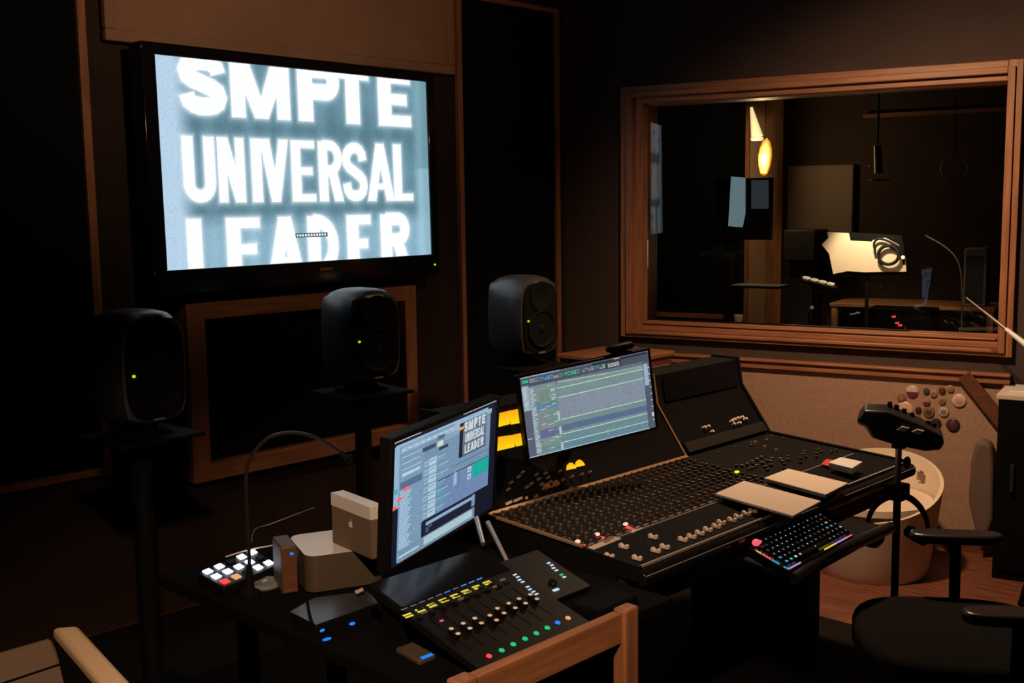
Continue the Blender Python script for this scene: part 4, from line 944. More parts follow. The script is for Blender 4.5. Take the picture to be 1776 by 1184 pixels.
for k, p in enumerate(((1543, 705), (1555, 710), (1568, 717), (1582, 724), (1610, 738), (1620, 742))):
    c = pl(*p) + gn2 * .02; build('knob', MB().cyl(c - V((0, 0, .015)), c + V((0, 0, .012)), .009, .007, 10), 'black', cb, world=True)
for q in (((1555, 738), (1565, 732), (1577, 735), (1568, 741)), ((1581, 741), (1591, 737), (1602, 740), (1593, 746))):
    pts = [pl(*p) - gn2 * .072 for p in q]; part_label(build('label', MB().prism(pts, gn2 * .012), 'paper', cb, world=True), 'pale label')
HZ = pl(1560, 850)
hp = thing('headphones', 'black headphones hanging on the pole stand below the control box', 'headphones', HZ)
ctr = pl(1553, 905) - gn2 * .03
band = [ctr + ex2 * (-.105 + 0) + V((0, 0, -.02))]
band = [pl(*p) - gn2 * .05 for p in ((1506, 912), (1508, 890), (1520, 868), (1540, 855), (1560, 851), (1580, 858), (1596, 873), (1606, 893), (1609, 912))]
build('headband', MB().tube(band, [.007, .008, .010, .011, .011, .011, .010, .008, .007], 10), 'leather', hp, world=True)
for px_, sg in ((1512, 1), (1590, -1)):
    c = pl(px_, 922) - gn2 * .04; build('ear_cup', MB().lathe([(0, -.022), (.034, -.02), (.042, -.006), (.04, .012), (.03, .02), (0, .016)], c, 24, Matrix.Rotation(sg * .5, 4, ex2) @ Matrix.Rotation(.5, 4, 'X')), 'leather', hp, world=True)

# cream moulded tub chair with a hand hole
TC = atz(1512, 985, 0); tdir = V((TC.x, TC.y, 0)).normalized(); back_ang = math.atan2(tdir.y, tdir.x) - .25
TR = 112 / F_PX * (TC - CAM).dot(FWD); ZC = at(1502, 838, tdir, TC).z
tub = thing('tub_chair', 'cream white moulded tub chair with a hand hole, by the tan wall panel', 'chair', TC)
m = MB(); NS, NR = 120, 44
def rim(a): return ZC + .105 * math.cos(a - back_ang)
def tpt(a, f, off):
    z = rim(a) * f; r = TR * (.80 + .2 * f ** .8) - off; return TC + V((r * math.cos(a), r * math.sin(a), z))
holec = back_ang - .62
def hole(i, j):
    a = 2 * PI * (i + .5) / NS; da = (a - holec + PI) % (2 * PI) - PI; return (da * TR / .035) ** 2 + ((((j + .5) / NR) - .82) * .7 / .05) ** 2 < 1
for off in (0, .016):
    vs = [[m.bm.verts.new(tpt(2 * PI * i / NS, .0 + j / NR, off)) for i in range(NS)] for j in range(NR + 1)]
    if off == 0: outer = vs
    else: inner = vs
hs = {(i, j) for i in range(NS) for j in range(NR) if hole(i, j)}
for vs in (outer, inner):
    for j in range(NR):
        for i in range(NS):
            if (i, j) not in hs: m.bm.faces.new((vs[j][i], vs[j][(i + 1) % NS], vs[j + 1][(i + 1) % NS], vs[j + 1][i]))
for (i, j) in hs:
    for (i2, j2, p, q) in ((i - 1, j, (j, i), (j + 1, i)), (i + 1, j, (j + 1, i + 1), (j, i + 1)), (i, j - 1, (j, i + 1), (j, i)), (i, j + 1, (j + 1, i), (j + 1, i + 1))):
        if (i2 % NS, j2) not in hs:
            A, B_ = (p[0], p[1] % NS), (q[0], q[1] % NS); m.bm.faces.new((outer[A[0]][A[1]], outer[B_[0]][B_[1]], inner[B_[0]][B_[1]], inner[A[0]][A[1]]))
for i in range(NS): m.bm.faces.new((outer[NR][i], outer[NR][(i + 1) % NS], inner[NR][(i + 1) % NS], inner[NR][i])); m.bm.faces.new((inner[0][i], inner[0][(i + 1) % NS], outer[0][(i + 1) % NS], outer[0][i]))
build('shell', m, 'tub', tub, world=True)
build('seat', MB().cyl(TC + V((0, 0, .30)), TC + V((0, 0, .33)), TR * .86, seg=40), 'tub', tub, world=True)

# office chair
OC = V((2.86, 1.135, 0))
oc = thing('office_chair', 'black office chair with a grey mesh back pulled up to the console', 'chair', OC, math.radians(35))
def ringpad(w, d, h, z, n=20, pw=3.2):
    return [(w / 2 * math.copysign(abs(math.cos(a)) ** (2 / pw), math.cos(a)), d / 2 * math.copysign(abs(math.sin(a)) ** (2 / pw), math.sin(a)), z) for a in [2 * PI * k / (n * 2) for k in range(n * 2)]]
build('seat', MB().prism(ringpad(.54, .52, 0, .43), (0, 0, .09)), 'blackfab', oc, bevel=.025, seg=4)
bk = MB()                                # curved mesh back
NXb, NZb = 12, 12
def bpt(i, j, t_):
    u = i / NXb * 2 - 1; v = j / NZb; z = .52 + v * .37; w = .235 * (1 - .12 * abs(v - .35)); y = -.265 - .05 * v + .05 * (u * u) - .02 * math.sin(v * PI) + t_
    return V((u * w, y, z))
F_ = [[bk.bm.verts.new(bpt(i, j, 0)) for i in range(NXb + 1)] for j in range(NZb + 1)]; G_ = [[bk.bm.verts.new(bpt(i, j, -.012)) for i in range(NXb + 1)] for j in range(NZb + 1)]
for j in range(NZb):
    for i in range(NXb):
        bk.bm.faces.new((F_[j][i], F_[j][i + 1], F_[j + 1][i + 1], F_[j + 1][i])); bk.bm.faces.new((G_[j][i + 1], G_[j][i], G_[j + 1][i], G_[j + 1][i + 1]))
build('backrest', bk, 'mesh', oc)
edge = [bpt(i, 0, -.006) for i in range(NXb + 1)] + [bpt(NXb, j, -.006) for j in range(1, NZb + 1)] + [bpt(i, NZb, -.006) for i in range(NXb - 1, -1, -1)] + [bpt(0, j, -.006) for j in range(NZb - 1, 0, -1)]
build('back_frame', MB().tube(edge, .013, 8, closed=True), 'gloss', oc)
build('back_support', MB().tube([(0, -.05, .40), (0, -.25, .41), (0, -.335, .5), (0, -.33, .72)], .024, 10), 'gloss', oc)
for sx in (-1, 1):
    ap_ = build('arm_post', MB().tube([(sx * .24, -.06, .42), (sx * .31, -.06, .45), (sx * .32, -.06, .665)], .016, 10), 'black', oc)
    build('armrest', MB().prism([(sx * .32 + a, b - .06, .663) for a, b, _ in ringpad(.085, .26, 0, 0, 10)], (0, 0, .028)), 'leather', ap_, bevel=.01, seg=3)
build('gas_lift', MB().cyl((0, 0, .10), (0, 0, .43), .028).cyl((0, 0, .06), (0, 0, .26), .04), 'black', oc)
for k in range(5):
    a = 2 * PI * k / 5 + .3; e_ = V((.31 * math.cos(a), .31 * math.sin(a), .085))
    ba_ = build('base_arm', MB().cyl((0, 0, .11), e_, .026, .018, 10), 'black', oc)
    build('caster', MB().cyl(e_ + V((-.02 * math.sin(a), .02 * math.cos(a), -.055)), e_ + V((.02 * math.sin(a), -.02 * math.cos(a), -.055)), .03, seg=16), 'plastic', ba_)

# black cabinet with papers at the right edge, slab for panel shading, corner cabinet
t = thing('equipment_cabinet', 'tall black cabinet at the right edge of the photo', 'cabinet', COR, WA)
ctl = W(1732, 692, -.36); cz = ctl.z; cs = ctl.x
build('body', MB().b2((cs, -.36, 0), (cs + .7, -.04, cz)), 'matte', t, bevel=.004)
dd_ = build('door', MB().b2((cs + .02, -.368, .04), (cs + .68, -.36, cz - .03)), 'matte', t, bevel=.002)
build('door_handle', MB().b2((cs + .06, -.385, cz * .5), (cs + .075, -.368, cz * .5 + .12)), 'dim', dd_, bevel=.002)
m = MB().b2((cs - .01, -.36, cz + .0), (cs + .36, -.10, cz + .02), WMX)
tag(build('paper_stack', m, 'paper', world=True, bevel=.002), 'flat white paper stack on top of the black cabinet, lower layer', 'papers')
m = MB().b2((cs + .04, -.33, cz + .02), (cs + .33, -.14, cz + .036), WMX)
tag(build('booklet', m, 'white', world=True, bevel=.002), 'smaller white booklet on top of the paper stack', 'booklet')
shading_mb = MB(); 
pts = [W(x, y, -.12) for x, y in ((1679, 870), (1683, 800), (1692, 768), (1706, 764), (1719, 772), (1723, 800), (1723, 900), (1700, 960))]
shading_mb.prism([WMX @ p for p in pts], NW * -.09)  # slab coloured to stand in for shading on the tan panel
tag(build('shading_slab', shading_mb, 'case', world=True, bevel=.025, seg=4), 'brown-grey slab standing in for shading on the tan panel beside the black cabinet', 'case')
t = thing('corner_cabinet', 'low dark wooden cabinet in the front right corner behind the console', 'cabinet', (4.2, 3.5, 0))
q = [atz(965, 613, .9), atz(1066, 597, .9), atz(1171, 608, .9)]; fr_ = V((4.22, 3.30, .9)); foot4 = [q[0], q[1], q[2], fr_]
cc_ = sum((p for p in foot4), V((0, 0, 0))) / 4; ins_ = [cc_ + (p - cc_) * .95 for p in foot4]
build('body', MB().prism([V((p.x, p.y, 0)) for p in ins_], (0, 0, .875)), 'woodd', t, world=True, bevel=.004)
build('top', MB().prism([p - V((0, 0, .025)) for p in foot4], (0, 0, .025)), 'woodx', t, world=True, bevel=.006)
fa, fb = ins_[3], ins_[2]; fe = (fb - fa); fl_ = fe.length; fe.normalize(); fn = V((fe.y, -fe.x, 0))
dd_ = build('door', MB().prism([V((p.x, p.y, .06)) for p in (fa + fe * .04, fa + fe * (fl_ - .04), fa + fe * (fl_ - .04) + fn * .014, fa + fe * .04 + fn * .014)], (0, 0, .78)), 'woody', t, world=True, bevel=.003)
kp_ = V(((fa + fe * .09).x, (fa + fe * .09).y, .5)); build('door_knob', MB().cyl(kp_ + fn * .014, kp_ + fn * .035, .014, .016), 'brass', dd_, world=True)

# pin badges on the tan panel
BAD = [((1582.5, 678), 10.5, 'white and dark red badge, topmost left of the cluster', 'wr'), ((1607, 678), 5.5, 'small dark green badge right of the white and red one', 'dg'), ((1619.5, 682), 6.5, 'tan badge between the dark green and the brown ones', 'tn'), ((1634, 677), 6, 'small dark brown badge near the top of the cluster', 'db'), ((1648.5, 673.5), 6.5, 'tan-rimmed badge at the top right of the cluster', 'tn'), ((1663.5, 694.5), 12, 'large pale badge at the far right of the cluster', 'wh'), ((1564, 690), 7.5, 'ochre badge at the far left of the cluster', 'oc'), ((1607, 696.5), 6.5, 'red and tan badge in the middle of the cluster', 'rd'), ((1634, 694.5), 6.5, 'orange-brown badge left of the large pale one', 'ob'), ((1569.5, 709.5), 14, 'largest badge, pinkish white, just above the control box', 'pk'), ((1593, 711), 5.5, 'small black badge right of the largest one', 'bk'), ((1611, 714), 10, 'olive brown badge with a dark face low in the cluster', 'ol'), ((1637, 714), 8.5, 'pale grey ringed badge below the orange-brown one', 'wg'), ((1592.5, 729.5), 8, 'dull brown badge half behind the control box', 'br'), ((1623.5, 734), 9, 'plain black badge at the bottom of the cluster', 'bk'), ((1653, 736.5), 11.5, 'large dark plum badge at the bottom right', 'pl')]
BC = dict(wr=((.6, .5, .42), (.16, .03, .03)), dg=((.05, .05, .035), (.09, .07, .05)), tn=((.4, .26, .18), (.3, .16, .1)), db=((.10, .03, .02), (.16, .05, .03)), wh=((.68, .5, .42), (.55, .36, .3)), oc=((.22, .12, .05), (.3, .17, .07)), rd=((.36, .2, .14), (.2, .03, .02)), ob=((.36, .2, .12), (.28, .12, .05)), pk=((.66, .44, .36), (.6, .38, .3)), bk=((.02, .02, .02), (.035, .03, .03)), ol=((.2, .13, .06), (.1, .06, .04)), wg=((.5, .42, .34), (.2, .18, .15)), br=((.1, .06, .05), (.14, .08, .06)), pl=((.06, .025, .03), (.09, .035, .035)))
for (p, r, lab, k) in BAD:
    c = W(*p, -.0225); rm = r / F_PX * (WMX @ c - CAM).dot(FWD) * 1.0
    t = thing('pin_badge', lab + ' on the tan wall panel', 'badge', WMX @ c, WA, 'pin badges on the tan wall panel')
    rx = Matrix.Rotation(PI / 2, 4, 'X')
    bd_ = build('badge', MB().lathe([(rm, 0), (rm, .004), (rm * .9, .008), (rm * .7, .0095), (0, .0105)], (0, 0, 0), 24, rx), mat('badge_rim_' + k, BC[k][0], .35), t)
    m = MB()
    if k == 'wr': m.prism([(rm * .9 * math.cos(a), -.0108, rm * .9 * math.sin(a)) for a in [PI + .12 + (PI - .24) * q / 12 for q in range(13)]], (0, .004, 0))
    elif k == 'rd': m.prism([(rm * .8 * math.cos(a), -.0112, rm * .8 * math.sin(a)) for a in [PI + PI * q / 12 for q in range(13)]], (0, .004, 0))
    else: m.cyl((0, -.009, 0), (0, -.0112, 0), rm * .6, rm * .5, 18)
    build('face', m, mat('badge_face_' + k, BC[k][1], .35), bd_)

# brown armchair with pale edge, lower left
a0_, a1_ = atz(136, 1083, .62), atz(232, 1186, .62); ad = (a1_ - a0_).normalized()
ar = thing('armchair', 'brown upholstered armchair with a pale tan arm edge at the lower left', 'armchair', (a0_.x, a0_.y, 0))
w0, w1 = atz(90, 1087, .62), atz(166, 1186, .62); ext = ad * .55
arm_ = [a0_, a0_ + ad * 1.0, w0 + ad * 1.0, w0]
build('arm', MB().prism([p - V((0, 0, .5)) for p in arm_], (0, 0, .465)), 'blackfab', ar, world=True, bevel=.01)
part_label(build('arm_cap', MB().prism([p - V((0, 0, .034)) for p in arm_], (0, 0, .034)), 'sofaedge', ar, world=True, bevel=.012, seg=3), 'pale tan top of the arm')
up = V((-1, 0, 0)); k0 = w0 + V((-.004, -.012, -.012)); k1 = at(122, 1184, (0, 0, 1), (0, 0, .50))
cush = [k0, k0 + V((-.75, 0, 0)), k1 + V((-.75, 0, 0)) + ad * .5 + V((0, 0, -.05)), k1 + ad * .5 + V((0, 0, -.05)), k1]
sl = MB(); 
d1 = (k1 - k0); 
sl.prism([k0, k0 + V((-.78, 0, 0)), k0 + V((-.78, 0, 0)) + d1 * 3.0, k0 + d1 * 3.0], (0, 0, -.09))
build('cushion', sl, 'sofa', ar, world=True, bevel=.015, seg=3)
p_, q_ = at(40, 1173, (d1.cross(V((1, 0, 0)))).normalized(), k0), at(112, 1149, (d1.cross(V((1, 0, 0)))).normalized(), k0)
build('seam', MB().cyl(q_, q_ + (p_ - q_) * 4, .003, seg=6), 'matte', ar, world=True)
lw = .05
for off in (V((-.1, -.1, 0)), V((-.7, -.1, 0)), V((-.1, -.62, 0)), V((-.7, -.62, 0))):
    c = k0 + off; build('leg', MB().cyl((c.x, c.y, 0), (c.x, c.y, c.z - .05 + (off.y) * .25), .02), 'woodz', ar, world=True)

# thin boom rod crossing the window, right edge
r0, r1 = WMX @ W(1676, 516, -.25), WMX @ W(1790, 606, -.42)
t = thing('boom_arm', 'thin metal boom arm poking in front of the window at the right edge', 'boom arm', r0)
mid_ = r0.lerp(r1, .28); r2 = r0.lerp(r1, .62)
build('rod', MB().cyl(r0, mid_, .0035, .005, 10), 'pole', t, world=True)
part_label(build('sleeve', MB().cyl(mid_, r2, .006, .008, 10), 'pole', t, world=True), 'thicker dull sleeve')
part_label(build('tip', MB().cyl(r2, r1, .009, .014, 12), 'white', t, world=True), 'bright pale end')

# ------------------------------------------------------------------ the live room beyond the glass (wall frame)
DF = 3.2
def wstruct(name, mb, m): o = struct(name, mb, m); o.matrix_world = WMX; return o
wstruct('floor', MB().b2((-3.2, .2, -.1), (4.2, DF + .3, 0)), 'woodd')
wstruct('ceiling', MB().b2((-3.2, .2, 2.8), (4.2, DF + .3, 2.9)), 'ceil')
wstruct('wall_far', MB().b2((-3.2, DF, 0), (4.2, DF + .12, 2.8)), 'wallf')
wstruct('wall_side', MB().b2((-3.3, .2, 0), (-3.2, DF + .3, 2.8)), 'wallb')
wstruct('wall_side', MB().b2((4.2, .2, 0), (4.3, DF + .3, 2.8)), 'wallb')
def L3(px, py, off): return W(px, py, off)
dr = group_struct('door_1', COR, WA)
tl, trr = L3(1095, 176, DF), L3(1298, 172, DF); bl_ = L3(1298, 547, DF)
build('door_leaf', MB().b2((tl.x, DF - .04, .02), (trr.x, DF - .005, trr.z)), 'matte', dr, bevel=.003)
build('door_frame', MB().b2((trr.x, DF - .06, 0), (trr.x + .03, DF, trr.z + .03)).b2((tl.x - .03, DF - .06, trr.z), (trr.x, DF, trr.z + .03)).b2((tl.x - .03, DF - .06, 0), (tl.x, DF, trr.z + .03)), 'woodz', dr, bevel=.003)
a, b = L3(1115, 562, DF - .05), L3(1300, 547, DF - .05)
build('kick_plate', MB().b2((tl.x, DF - .055, b.z - .04), (trr.x, DF - .04, b.z)), 'woodx', dr, bevel=.002)
a, b = L3(1334, 170, DF - .05), L3(1362, 170, DF - .05)
wstruct('trim_8', MB().b2((a.x, DF - .09, 0), (b.x, DF, 2.8)), 'woodz')
a, b = L3(1303, 300, DF), L3(1334, 300, DF)
t = thing('acoustic_panel', 'narrow tan slab standing for lamp-lit wall beside the wooden upright in the live room', 'acoustic panel', COR, WA)
build('fabric', MB().b2((a.x, DF - .03, .3), (b.x, DF, 2.7)), 'tan', t)  # tan slab put over the dark wall to stand for its lamp-lit strip
a, b = L3(1366, 288, DF - .05), L3(1478, 412, DF - .05)
t = thing('acoustic_panel', 'square dim tan panel on the far wall of the live room', 'acoustic panel', COR, WA)
build('fabric', MB().b2((a.x, DF - .05, b.z), (b.x, DF, a.z)), 'sofa', t, bevel=.01)
a, b = L3(1366, 398, 2.9), L3(1420, 452, 2.9)
t = thing('storage_box', 'grey box below the square panel in the live room', 'box', COR, WA)
build('body', MB().b2((a.x, 2.8, b.z), (b.x, DF - .06, a.z)).b2((a.x + .03, 2.85, 0), (b.x - .03, DF - .1, b.z)), 'dim', t, bevel=.01)
a, b = L3(1500, 205, DF), L3(1745, 186, DF)
wstruct('trim_9', MB().b2((a.x, DF - .05, b.z - .03), (b.x + 1, DF, b.z)), 'woodd')
a, b = L3(1440, 520, 2.6), L3(1726, 531, 2.6)
t = thing('side_table', 'long wooden table along the far side of the live room', 'table', COR, WA)
build('top', MB().b2((a.x, 2.58, a.z - .045), (b.x, 3.1, a.z - .02)), 'woodx', t, bevel=.004)
for x, y in ((a.x + .03, 2.62), (b.x - .03, 2.62), (a.x + .03, 3.05), (b.x - .03, 3.05)): build('leg', MB().b2((x - .02, y - .02, 0), (x + .02, y + .02, a.z - .045)), 'woodz', t)
# hanging lamps
def W3(px, py, off): return WMX @ W(px, py, off)
la = 2.75
p_top, p_bot = W3(1301, 190, la), W3(1312, 240, la)
lm_ = thing('pendant_lamp', 'small cream cone-shaped lamp hanging in the live room above the glowing bulb', 'lamp', p_bot)
build('cord', MB().cyl(p_top, V((p_top.x, p_top.y, 2.8)), .004), 'matte', lm_, world=True)
cone_m = mat('cream_lamp_cone', (.8, .6, .4), .6, emit=srgb(255, 222, 165), strength=.85)
pc_ = W3(1313, 237, la); pt_ = W3(1303, 186, la)
build('shade', MB().cyl(pc_, pt_, .045, .010, 24), cone_m, lm_, world=True)
build('collar', MB().cyl(pc_ - V((0, 0, .03)), pc_, .047, .047, 24), cone_m, lm_, world=True, bevel=.01)
bc = W3(1327, 272, la - .1)
bl2 = thing('leaf_lamp', 'glowing yellow leaf-shaped lamp hanging by the wooden upright in the live room', 'lamp', bc - V((0, 0, .14)))
bm_ = bpy.data.materials.new('glowing_amber_shade'); bm_.use_nodes = True; nt = bm_.node_tree; bs = nt.nodes['Principled BSDF']; bs.inputs['Base Color'].default_value = (.25, .12, .02, 1)
lw_ = nt.nodes.new('ShaderNodeLayerWeight'); lw_.inputs[0].default_value = .5; cr = nt.nodes.new('ShaderNodeValToRGB')
cr.color_ramp.elements[0].color = (*srgb(255, 244, 130), 1); cr.color_ramp.elements[1].color = (*srgb(225, 130, 10), 1); cr.color_ramp.elements[0].position = .06; cr.color_ramp.elements[1].position = .5
nt.links.new(lw_.outputs['Facing'], cr.inputs[0]); nt.links.new(cr.outputs[0], bs.inputs['Emission Color']); bs.inputs['Emission Strength'].default_value = 1.15
hgt = (W3(1327, 240, la - .1) - W3(1327, 306, la - .1)).length
build('shade', MB().lathe([(.004, -hgt * .5), (.026, -hgt * .45), (.043, -hgt * .25), (.05, 0), (.045, hgt * .22), (.03, hgt * .4), (.006, hgt * .5)], bc, 24, Matrix.Rotation(.12, 4, 'Y')), bm_, bl2, world=True)
build('cord', MB().cyl(bc + V((0, 0, hgt * .45)), V((bc.x, bc.y, 2.8)), .0035), 'matte', bl2, world=True)
# monitor on a stand, with a shelf
off = 1.3
t = thing('display_screen', 'dark display on a black stand beyond the window, pale blue patch at left', 'display', W3(1265, 555, off))
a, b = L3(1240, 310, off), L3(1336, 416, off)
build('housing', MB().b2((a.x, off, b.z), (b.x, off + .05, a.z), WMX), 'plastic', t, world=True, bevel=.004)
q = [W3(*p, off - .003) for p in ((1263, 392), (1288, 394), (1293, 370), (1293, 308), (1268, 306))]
part_label(build('picture', MB().prism(q, NW * .001), mat('pale_blue_patch', (.02, .02, .02), .4, emit=srgb(122, 144, 152), strength=.68), t, world=True, sm=False), 'pale blue glowing patch')  # emissive pale blue patch set on the screen
q = [W3(*p, off - .003) for p in ((1303, 362), (1333, 362), (1333, 312), (1303, 312))]
part_label(build('picture', MB().prism(q, NW * .001), mat('dim_grey_picture', (.02, .02, .02), .4, emit=srgb(52, 56, 60), strength=.75), t, world=True, sm=False), 'dim grey picture')
a = L3(1264, 400, off + .06); build('stand_pole', MB().b2((a.x - .03, off + .05, 0), (a.x + .03, off + .09, a.z), WMX), 'black', t, world=True, bevel=.004)
a, b = L3(1268, 492, off), L3(1356, 497, off)
build('shelf', MB().b2((a.x, off - .05, b.z - .012), (b.x, off + .16, b.z + .004), WMX), 'black', t, world=True, bevel=.003)
a = L3(1264, 560, off + .06); build('base', MB().b2((a.x - .25, off - .15, 0), (a.x + .25, off + .3, .03), WMX), 'black', t, world=True, bevel=.01)
c = W3(1281, 552, .55); tag(build('cream_cup', MB().lathe([(.02, 0), (.026, .05), (.022, .05), (.017, .008), (0, .008)], c - V((0, 0, .03)), 20).tube([c + V((.024, 0, .01)), c + V((.04, 0, .005)), c + V((.04, 0, -.012)), c + V((.022, 0, -.018))], .003, 6), 'white', world=True), 'small cream cup behind the window sill, left of the wooden upright', 'cup')
# music stand with bright pages, headphones, clip lamp
off = 1.7
ms = thing('music_stand', 'black music stand holding bright cream pages in the live room', 'music stand', W3(1505, 560, off))
q = [W3(*p, off + .02) for p in ((1430, 400), (1565, 408), (1575, 476), (1440, 480))]
build('desk', MB().prism(q, NW * -.012), 'black', ms, world=True)
build('pole', MB().cyl((WMX @ V((L3(1505, 480, off + .05).x, off + .05, .03))), W3(1505, 440, off + .05), .012), 'black', ms, world=True)
for k in range(3):
    a_ = k * 2 * PI / 3; b_ = WMX @ V((L3(1505, 480, off + .05).x, off + .05, .2)); build('leg', MB().cyl(b_, V((b_.x + .2 * math.cos(a_), b_.y + .2 * math.sin(a_), .012)), .009), 'black', ms, world=True)
pg = [(1434, 402), (1472, 404), (1475, 417), (1512, 419), (1514, 416), (1535, 412), (1558, 424), (1571, 447), (1572, 471), (1540, 471), (1500, 472), (1470, 470), (1445, 475), (1438, 440), (1425, 424), (1437, 412)]
tag(build('sheet_music', MB().prism([W3(*p, off) for p in pg], NW * -.004), mat('cream_pages', (.85, .7, .5), .9), world=True), 'bright cream open pages on the music stand', 'papers')
hc = W3(1541, 442, off - .03); m = MB()
m.tube([hc + UW * (.062 * math.cos(a)) + V((0, 0, .058 * math.sin(a))) for a in [2 * PI * k / 24 for k in range(24)]], .011, 8, closed=True)
h2 = thing('headphones', 'black headphones hanging over the bright pages on the music stand', 'headphones', hc)
build('ear_pad', m, 'leather', h2, world=True)
build('headband', MB().tube([W3(*p, off - .03) for p in ((1518, 436), (1516, 422), (1524, 414), (1540, 418), (1560, 430), (1566, 445))], .008, 8), 'leather', h2, world=True)
cl = thing('clip_lamp', 'tiny bright clip-on lamp at the right side of the music stand', 'lamp', W3(1566, 446, off - .05))
build('bulb', MB().sph(W3(1566, 446, off - .05), .011), mat('clip_lamp_bulb', (.5, .4, .2), .5, emit=srgb(255, 235, 170), strength=2), cl, world=True)
build('clip', MB().cyl(W3(1566, 446, off - .03), W3(1568, 460, off + .01), .006), 'black', cl, world=True)
# row of pale keys
a, b = W3(1390, 482, 1.5), W3(1446, 496, 1.5)
t = thing('small_keyboard', 'small dark keyboard with a row of pale keys, left of the music stand', 'keyboard', b)
dd = (b - a); build('body', MB().prism([a + V((0, 0, -.03)), b + V((0, 0, -.03)), b + V((0, 0, -.03)) - NW * .1, a + V((0, 0, -.03)) - NW * .1], (0, 0, .02)), 'plastic', t, world=True)
for k in range(4):
    p_, q_ = a + dd * (k / 4 + .03), a + dd * (k / 4 + .20)
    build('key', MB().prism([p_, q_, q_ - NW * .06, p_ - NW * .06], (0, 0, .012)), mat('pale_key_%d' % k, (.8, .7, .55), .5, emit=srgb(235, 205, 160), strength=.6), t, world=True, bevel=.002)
p_ = W(1418, 500, 1.55); build('stand', MB().b2((p_.x - .02, 1.53, 0), (p_.x + .02, 1.57, p_.z - .02), WMX), 'black', t, world=True)
# microphone on stand with ring mount, round cymbal-like ring, gooseneck cable stand, grey box, red display
t = thing('microphone', 'studio microphone in a round shock mount hanging in the live room', 'microphone', W3(1525, 300, 2.2))
build('body', MB().cyl(W3(1522, 252, 2.2), W3(1524, 300, 2.2), .024, .028, 16), 'woodd', t, world=True)
c = W3(1525, 312, 2.2); build('shock_mount', MB().tube([c + UW * .06 * math.cos(a) + NW * .06 * math.sin(a) for a in [2 * PI * k / 20 for k in range(20)]], .006, 6, closed=True), 'woodd', t, world=True)
build('boom', MB().cyl(W3(1522, 250, 2.2), WMX @ V((W(1522, 250, 2.2).x, 2.2, 2.8)), .008), 'black', t, world=True)
part_label(build('glint', MB().sph(W3(1509, 288, 2.17), .008), 'cream', t, world=True), 'pale bead in place of a glint')  # pale bead stands for a bright glint on the microphone
c = W3(1655, 292, 2.4); t = thing('hoop', 'thin pale hoop hanging at the back of the live room', 'hoop', c)
build('rim', MB().tube([c + UW * .085 * math.cos(a) + V((0, 0, .075 * math.sin(a))) for a in [2 * PI * k / 32 for k in range(32)]], .004, 6, closed=True), 'grey', t, world=True)
build('cord', MB().cyl(c + V((0, 0, .075)), V((c.x, c.y, 2.8)), .003), 'matte', t, world=True)
g3 = [W3(*p, 1.75) for p in ((1668, 560), (1668, 500), (1665, 465), (1655, 443), (1635, 425), (1605, 408))]
t = thing('gooseneck_stand', 'thin gooseneck stand curving up in the live room, right of the music stand', 'stand', V((g3[0].x, g3[0].y, 0)))
build('gooseneck', MB().tube([V((g3[0].x, g3[0].y, .02))] + g3, .006, 8), 'pole', t, world=True); build('base', MB().cyl(V((g3[0].x, g3[0].y, 0)), V((g3[0].x, g3[0].y, .02)), .12, seg=24), 'black', t, world=True)
a, b = L3(1675, 430, 2.75), L3(1712, 487, 2.75)
t = thing('amplifier', 'small grey amplifier standing on the long table in the live room', 'amplifier', COR, WA)
zt_ = L3(1440, 520, 2.6).z - .02
build('body', MB().b2((a.x, 2.7, zt_), (b.x, 2.9, a.z)), 'grey', t, bevel=.008); build('grille', MB().b2((a.x + .015, 2.694, zt_ + .02), (b.x - .015, 2.7, a.z - .05)), 'mesh', t)
t = thing('rack_unit', 'black rack unit with tiny red numerals low behind the window sill', 'rack unit', W3(1555, 560, 2.0))
a, b = L3(1500, 535, 2.1), L3(1612, 590, 2.1)
build('case', MB().b2((a.x, 2.1, 0), (b.x, 2.4, a.z), WMX), 'plastic', t, world=True, bevel=.004)
for p in ((1550, 549), (1556, 560), (1561, 564)): part_label(build('numeral', MB().box(W3(*p, 2.095), (.016, .02, .012)), 'red_l', t, world=True), 'red numeral')
c = W3(1408, 546, .9); t = thing('water_bottle', 'small bottle with a bluish highlight low behind the window', 'bottle', c)
build('body', MB().lathe([(.022, -.1), (.022, .0), (.01, .03), (.009, .05)], c, 16), 'gloss', t, world=True); part_label(build('cap', MB().cyl(c + V((0, 0, .035)), c + V((0, 0, .052)), .011), 'white', t, world=True), 'white cap')
p_ = W(1408, 560, .9); tag(build('bottle_shelf', MB().b2((p_.x - .5, .8, (c.z - .118)), (p_.x + .2, 1.0, c.z - .1), WMX).b2((p_.x - .03, .88, 0), (p_.x + .03, .92, c.z - .118), WMX), 'matte', world=True), 'narrow black shelf under the small bottle', 'shelf')

# rug
tag(build('rug', MB().b2((-.9, .3, 0.0), (3.95, 4.1, .003)), 'rug', world=True), 'dark rug covering the middle of the control room floor', 'rug')

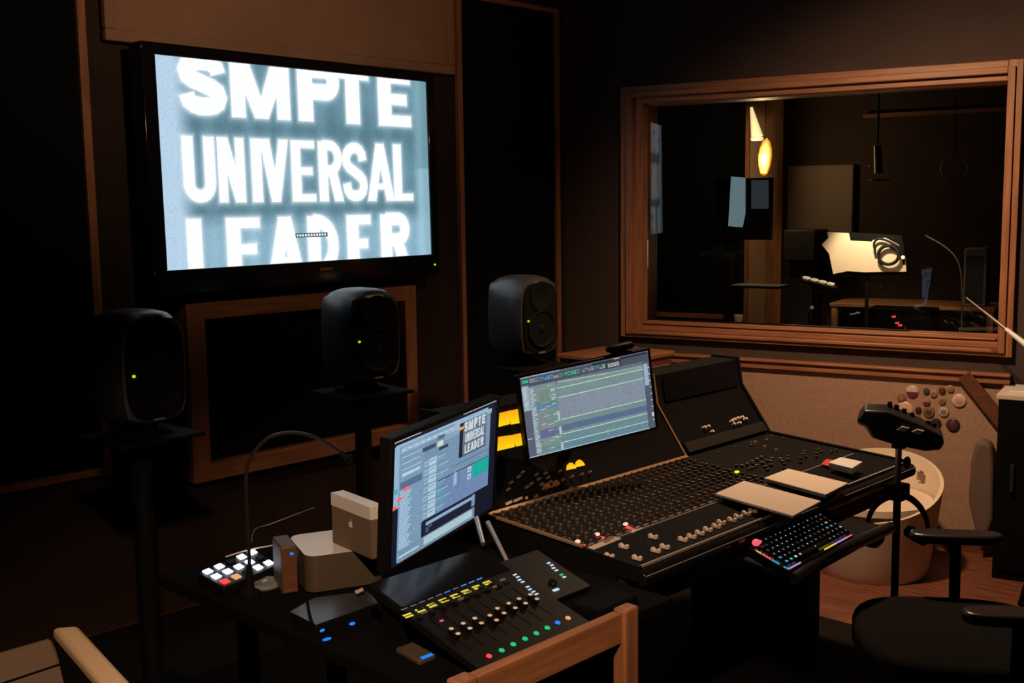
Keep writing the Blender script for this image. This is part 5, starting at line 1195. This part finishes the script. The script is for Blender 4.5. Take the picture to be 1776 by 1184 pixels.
# ------------------------------------------------------------------ lights
def light(name, kind, loc, power, col, size=.1, target=None, spot=None, blend=.5):
    l = bpy.data.lights.new(name, kind); l.energy = power; l.color = col
    if kind == 'SPOT': l.spot_size = math.radians(spot); l.spot_blend = blend; l.shadow_soft_size = size
    elif kind == 'AREA': l.size = size
    else: l.shadow_soft_size = size
    o = bpy.data.objects.new(name, l); COL.objects.link(o); o.location = loc
    if target is not None: o.rotation_euler = (V(target) - V(loc)).to_track_quat('-Z', 'Y').to_euler()
    return o
WARM = (1.0, .62, .36)
def downlight(loc, label, tgt):
    t = thing('ceiling_light', label, 'light', loc)
    build('can', MB().lathe([(.05, .0), (.055, .0), (.055, .09), (.0, .09)], (0, 0, 0), 24), 'black', t); build('stem', MB().cyl((0, 0, .09), (0, 0, CEIL - loc[2]), .012), 'black', t)
    build('lens', MB().cyl((0, 0, .012), (0, 0, .018), .048, seg=24), mat('warm_lens', (.5, .4, .3), .5, emit=(1, .62, .36), strength=1.5), t)
LK = (3.55, 2.15, 2.74)
downlight(LK, 'warm spotlight over the right end of the console, above the frame', None)
light('key', 'SPOT', (LK[0], LK[1], LK[2] - .03), 230, WARM, .07, (4.3, 1.72, .9), 152, 1.0)
LB = (.25, .5, 2.5)
downlight(LB, 'warm spotlight over the brown armchair, out of the frame', None)
light('armchair_light', 'SPOT', (LB[0], LB[1], LB[2] - .03), 225, WARM, .06, (1.32, 1.8, .6), 57, .7)
LU = (1.6, 1.2, 2.6)
downlight(LU, 'warm spotlight aimed at the upper front wall, out of the frame', None)
light('upper_wall_light', 'SPOT', (LU[0], LU[1] + .08, LU[2] - .03), 90, WARM, .08, (2.6, 4.1, 2.65), 64, 1.0)
light('leaf_lamp_light', 'POINT', bc + NW * .09 - V((0, 0, .02)), 20, (1, .66, .3), .05)
light('stand_light', 'SPOT', W3(1500, 395, .0 + 1.35) + V((0, 0, .25)), 34, (1, .75, .48), .03, W3(1505, 440, 1.7), 60, .6)
w = bpy.data.worlds.new('world'); SC.world = w; w.use_nodes = True
w.node_tree.nodes['Background'].inputs[0].default_value = (.5, .42, .4, 1); w.node_tree.nodes['Background'].inputs[1].default_value = .0

SC.view_settings.view_transform = 'Standard'; SC.view_settings.look = 'None'; SC.view_settings.gamma = 1; SC.view_settings.exposure = 0.0
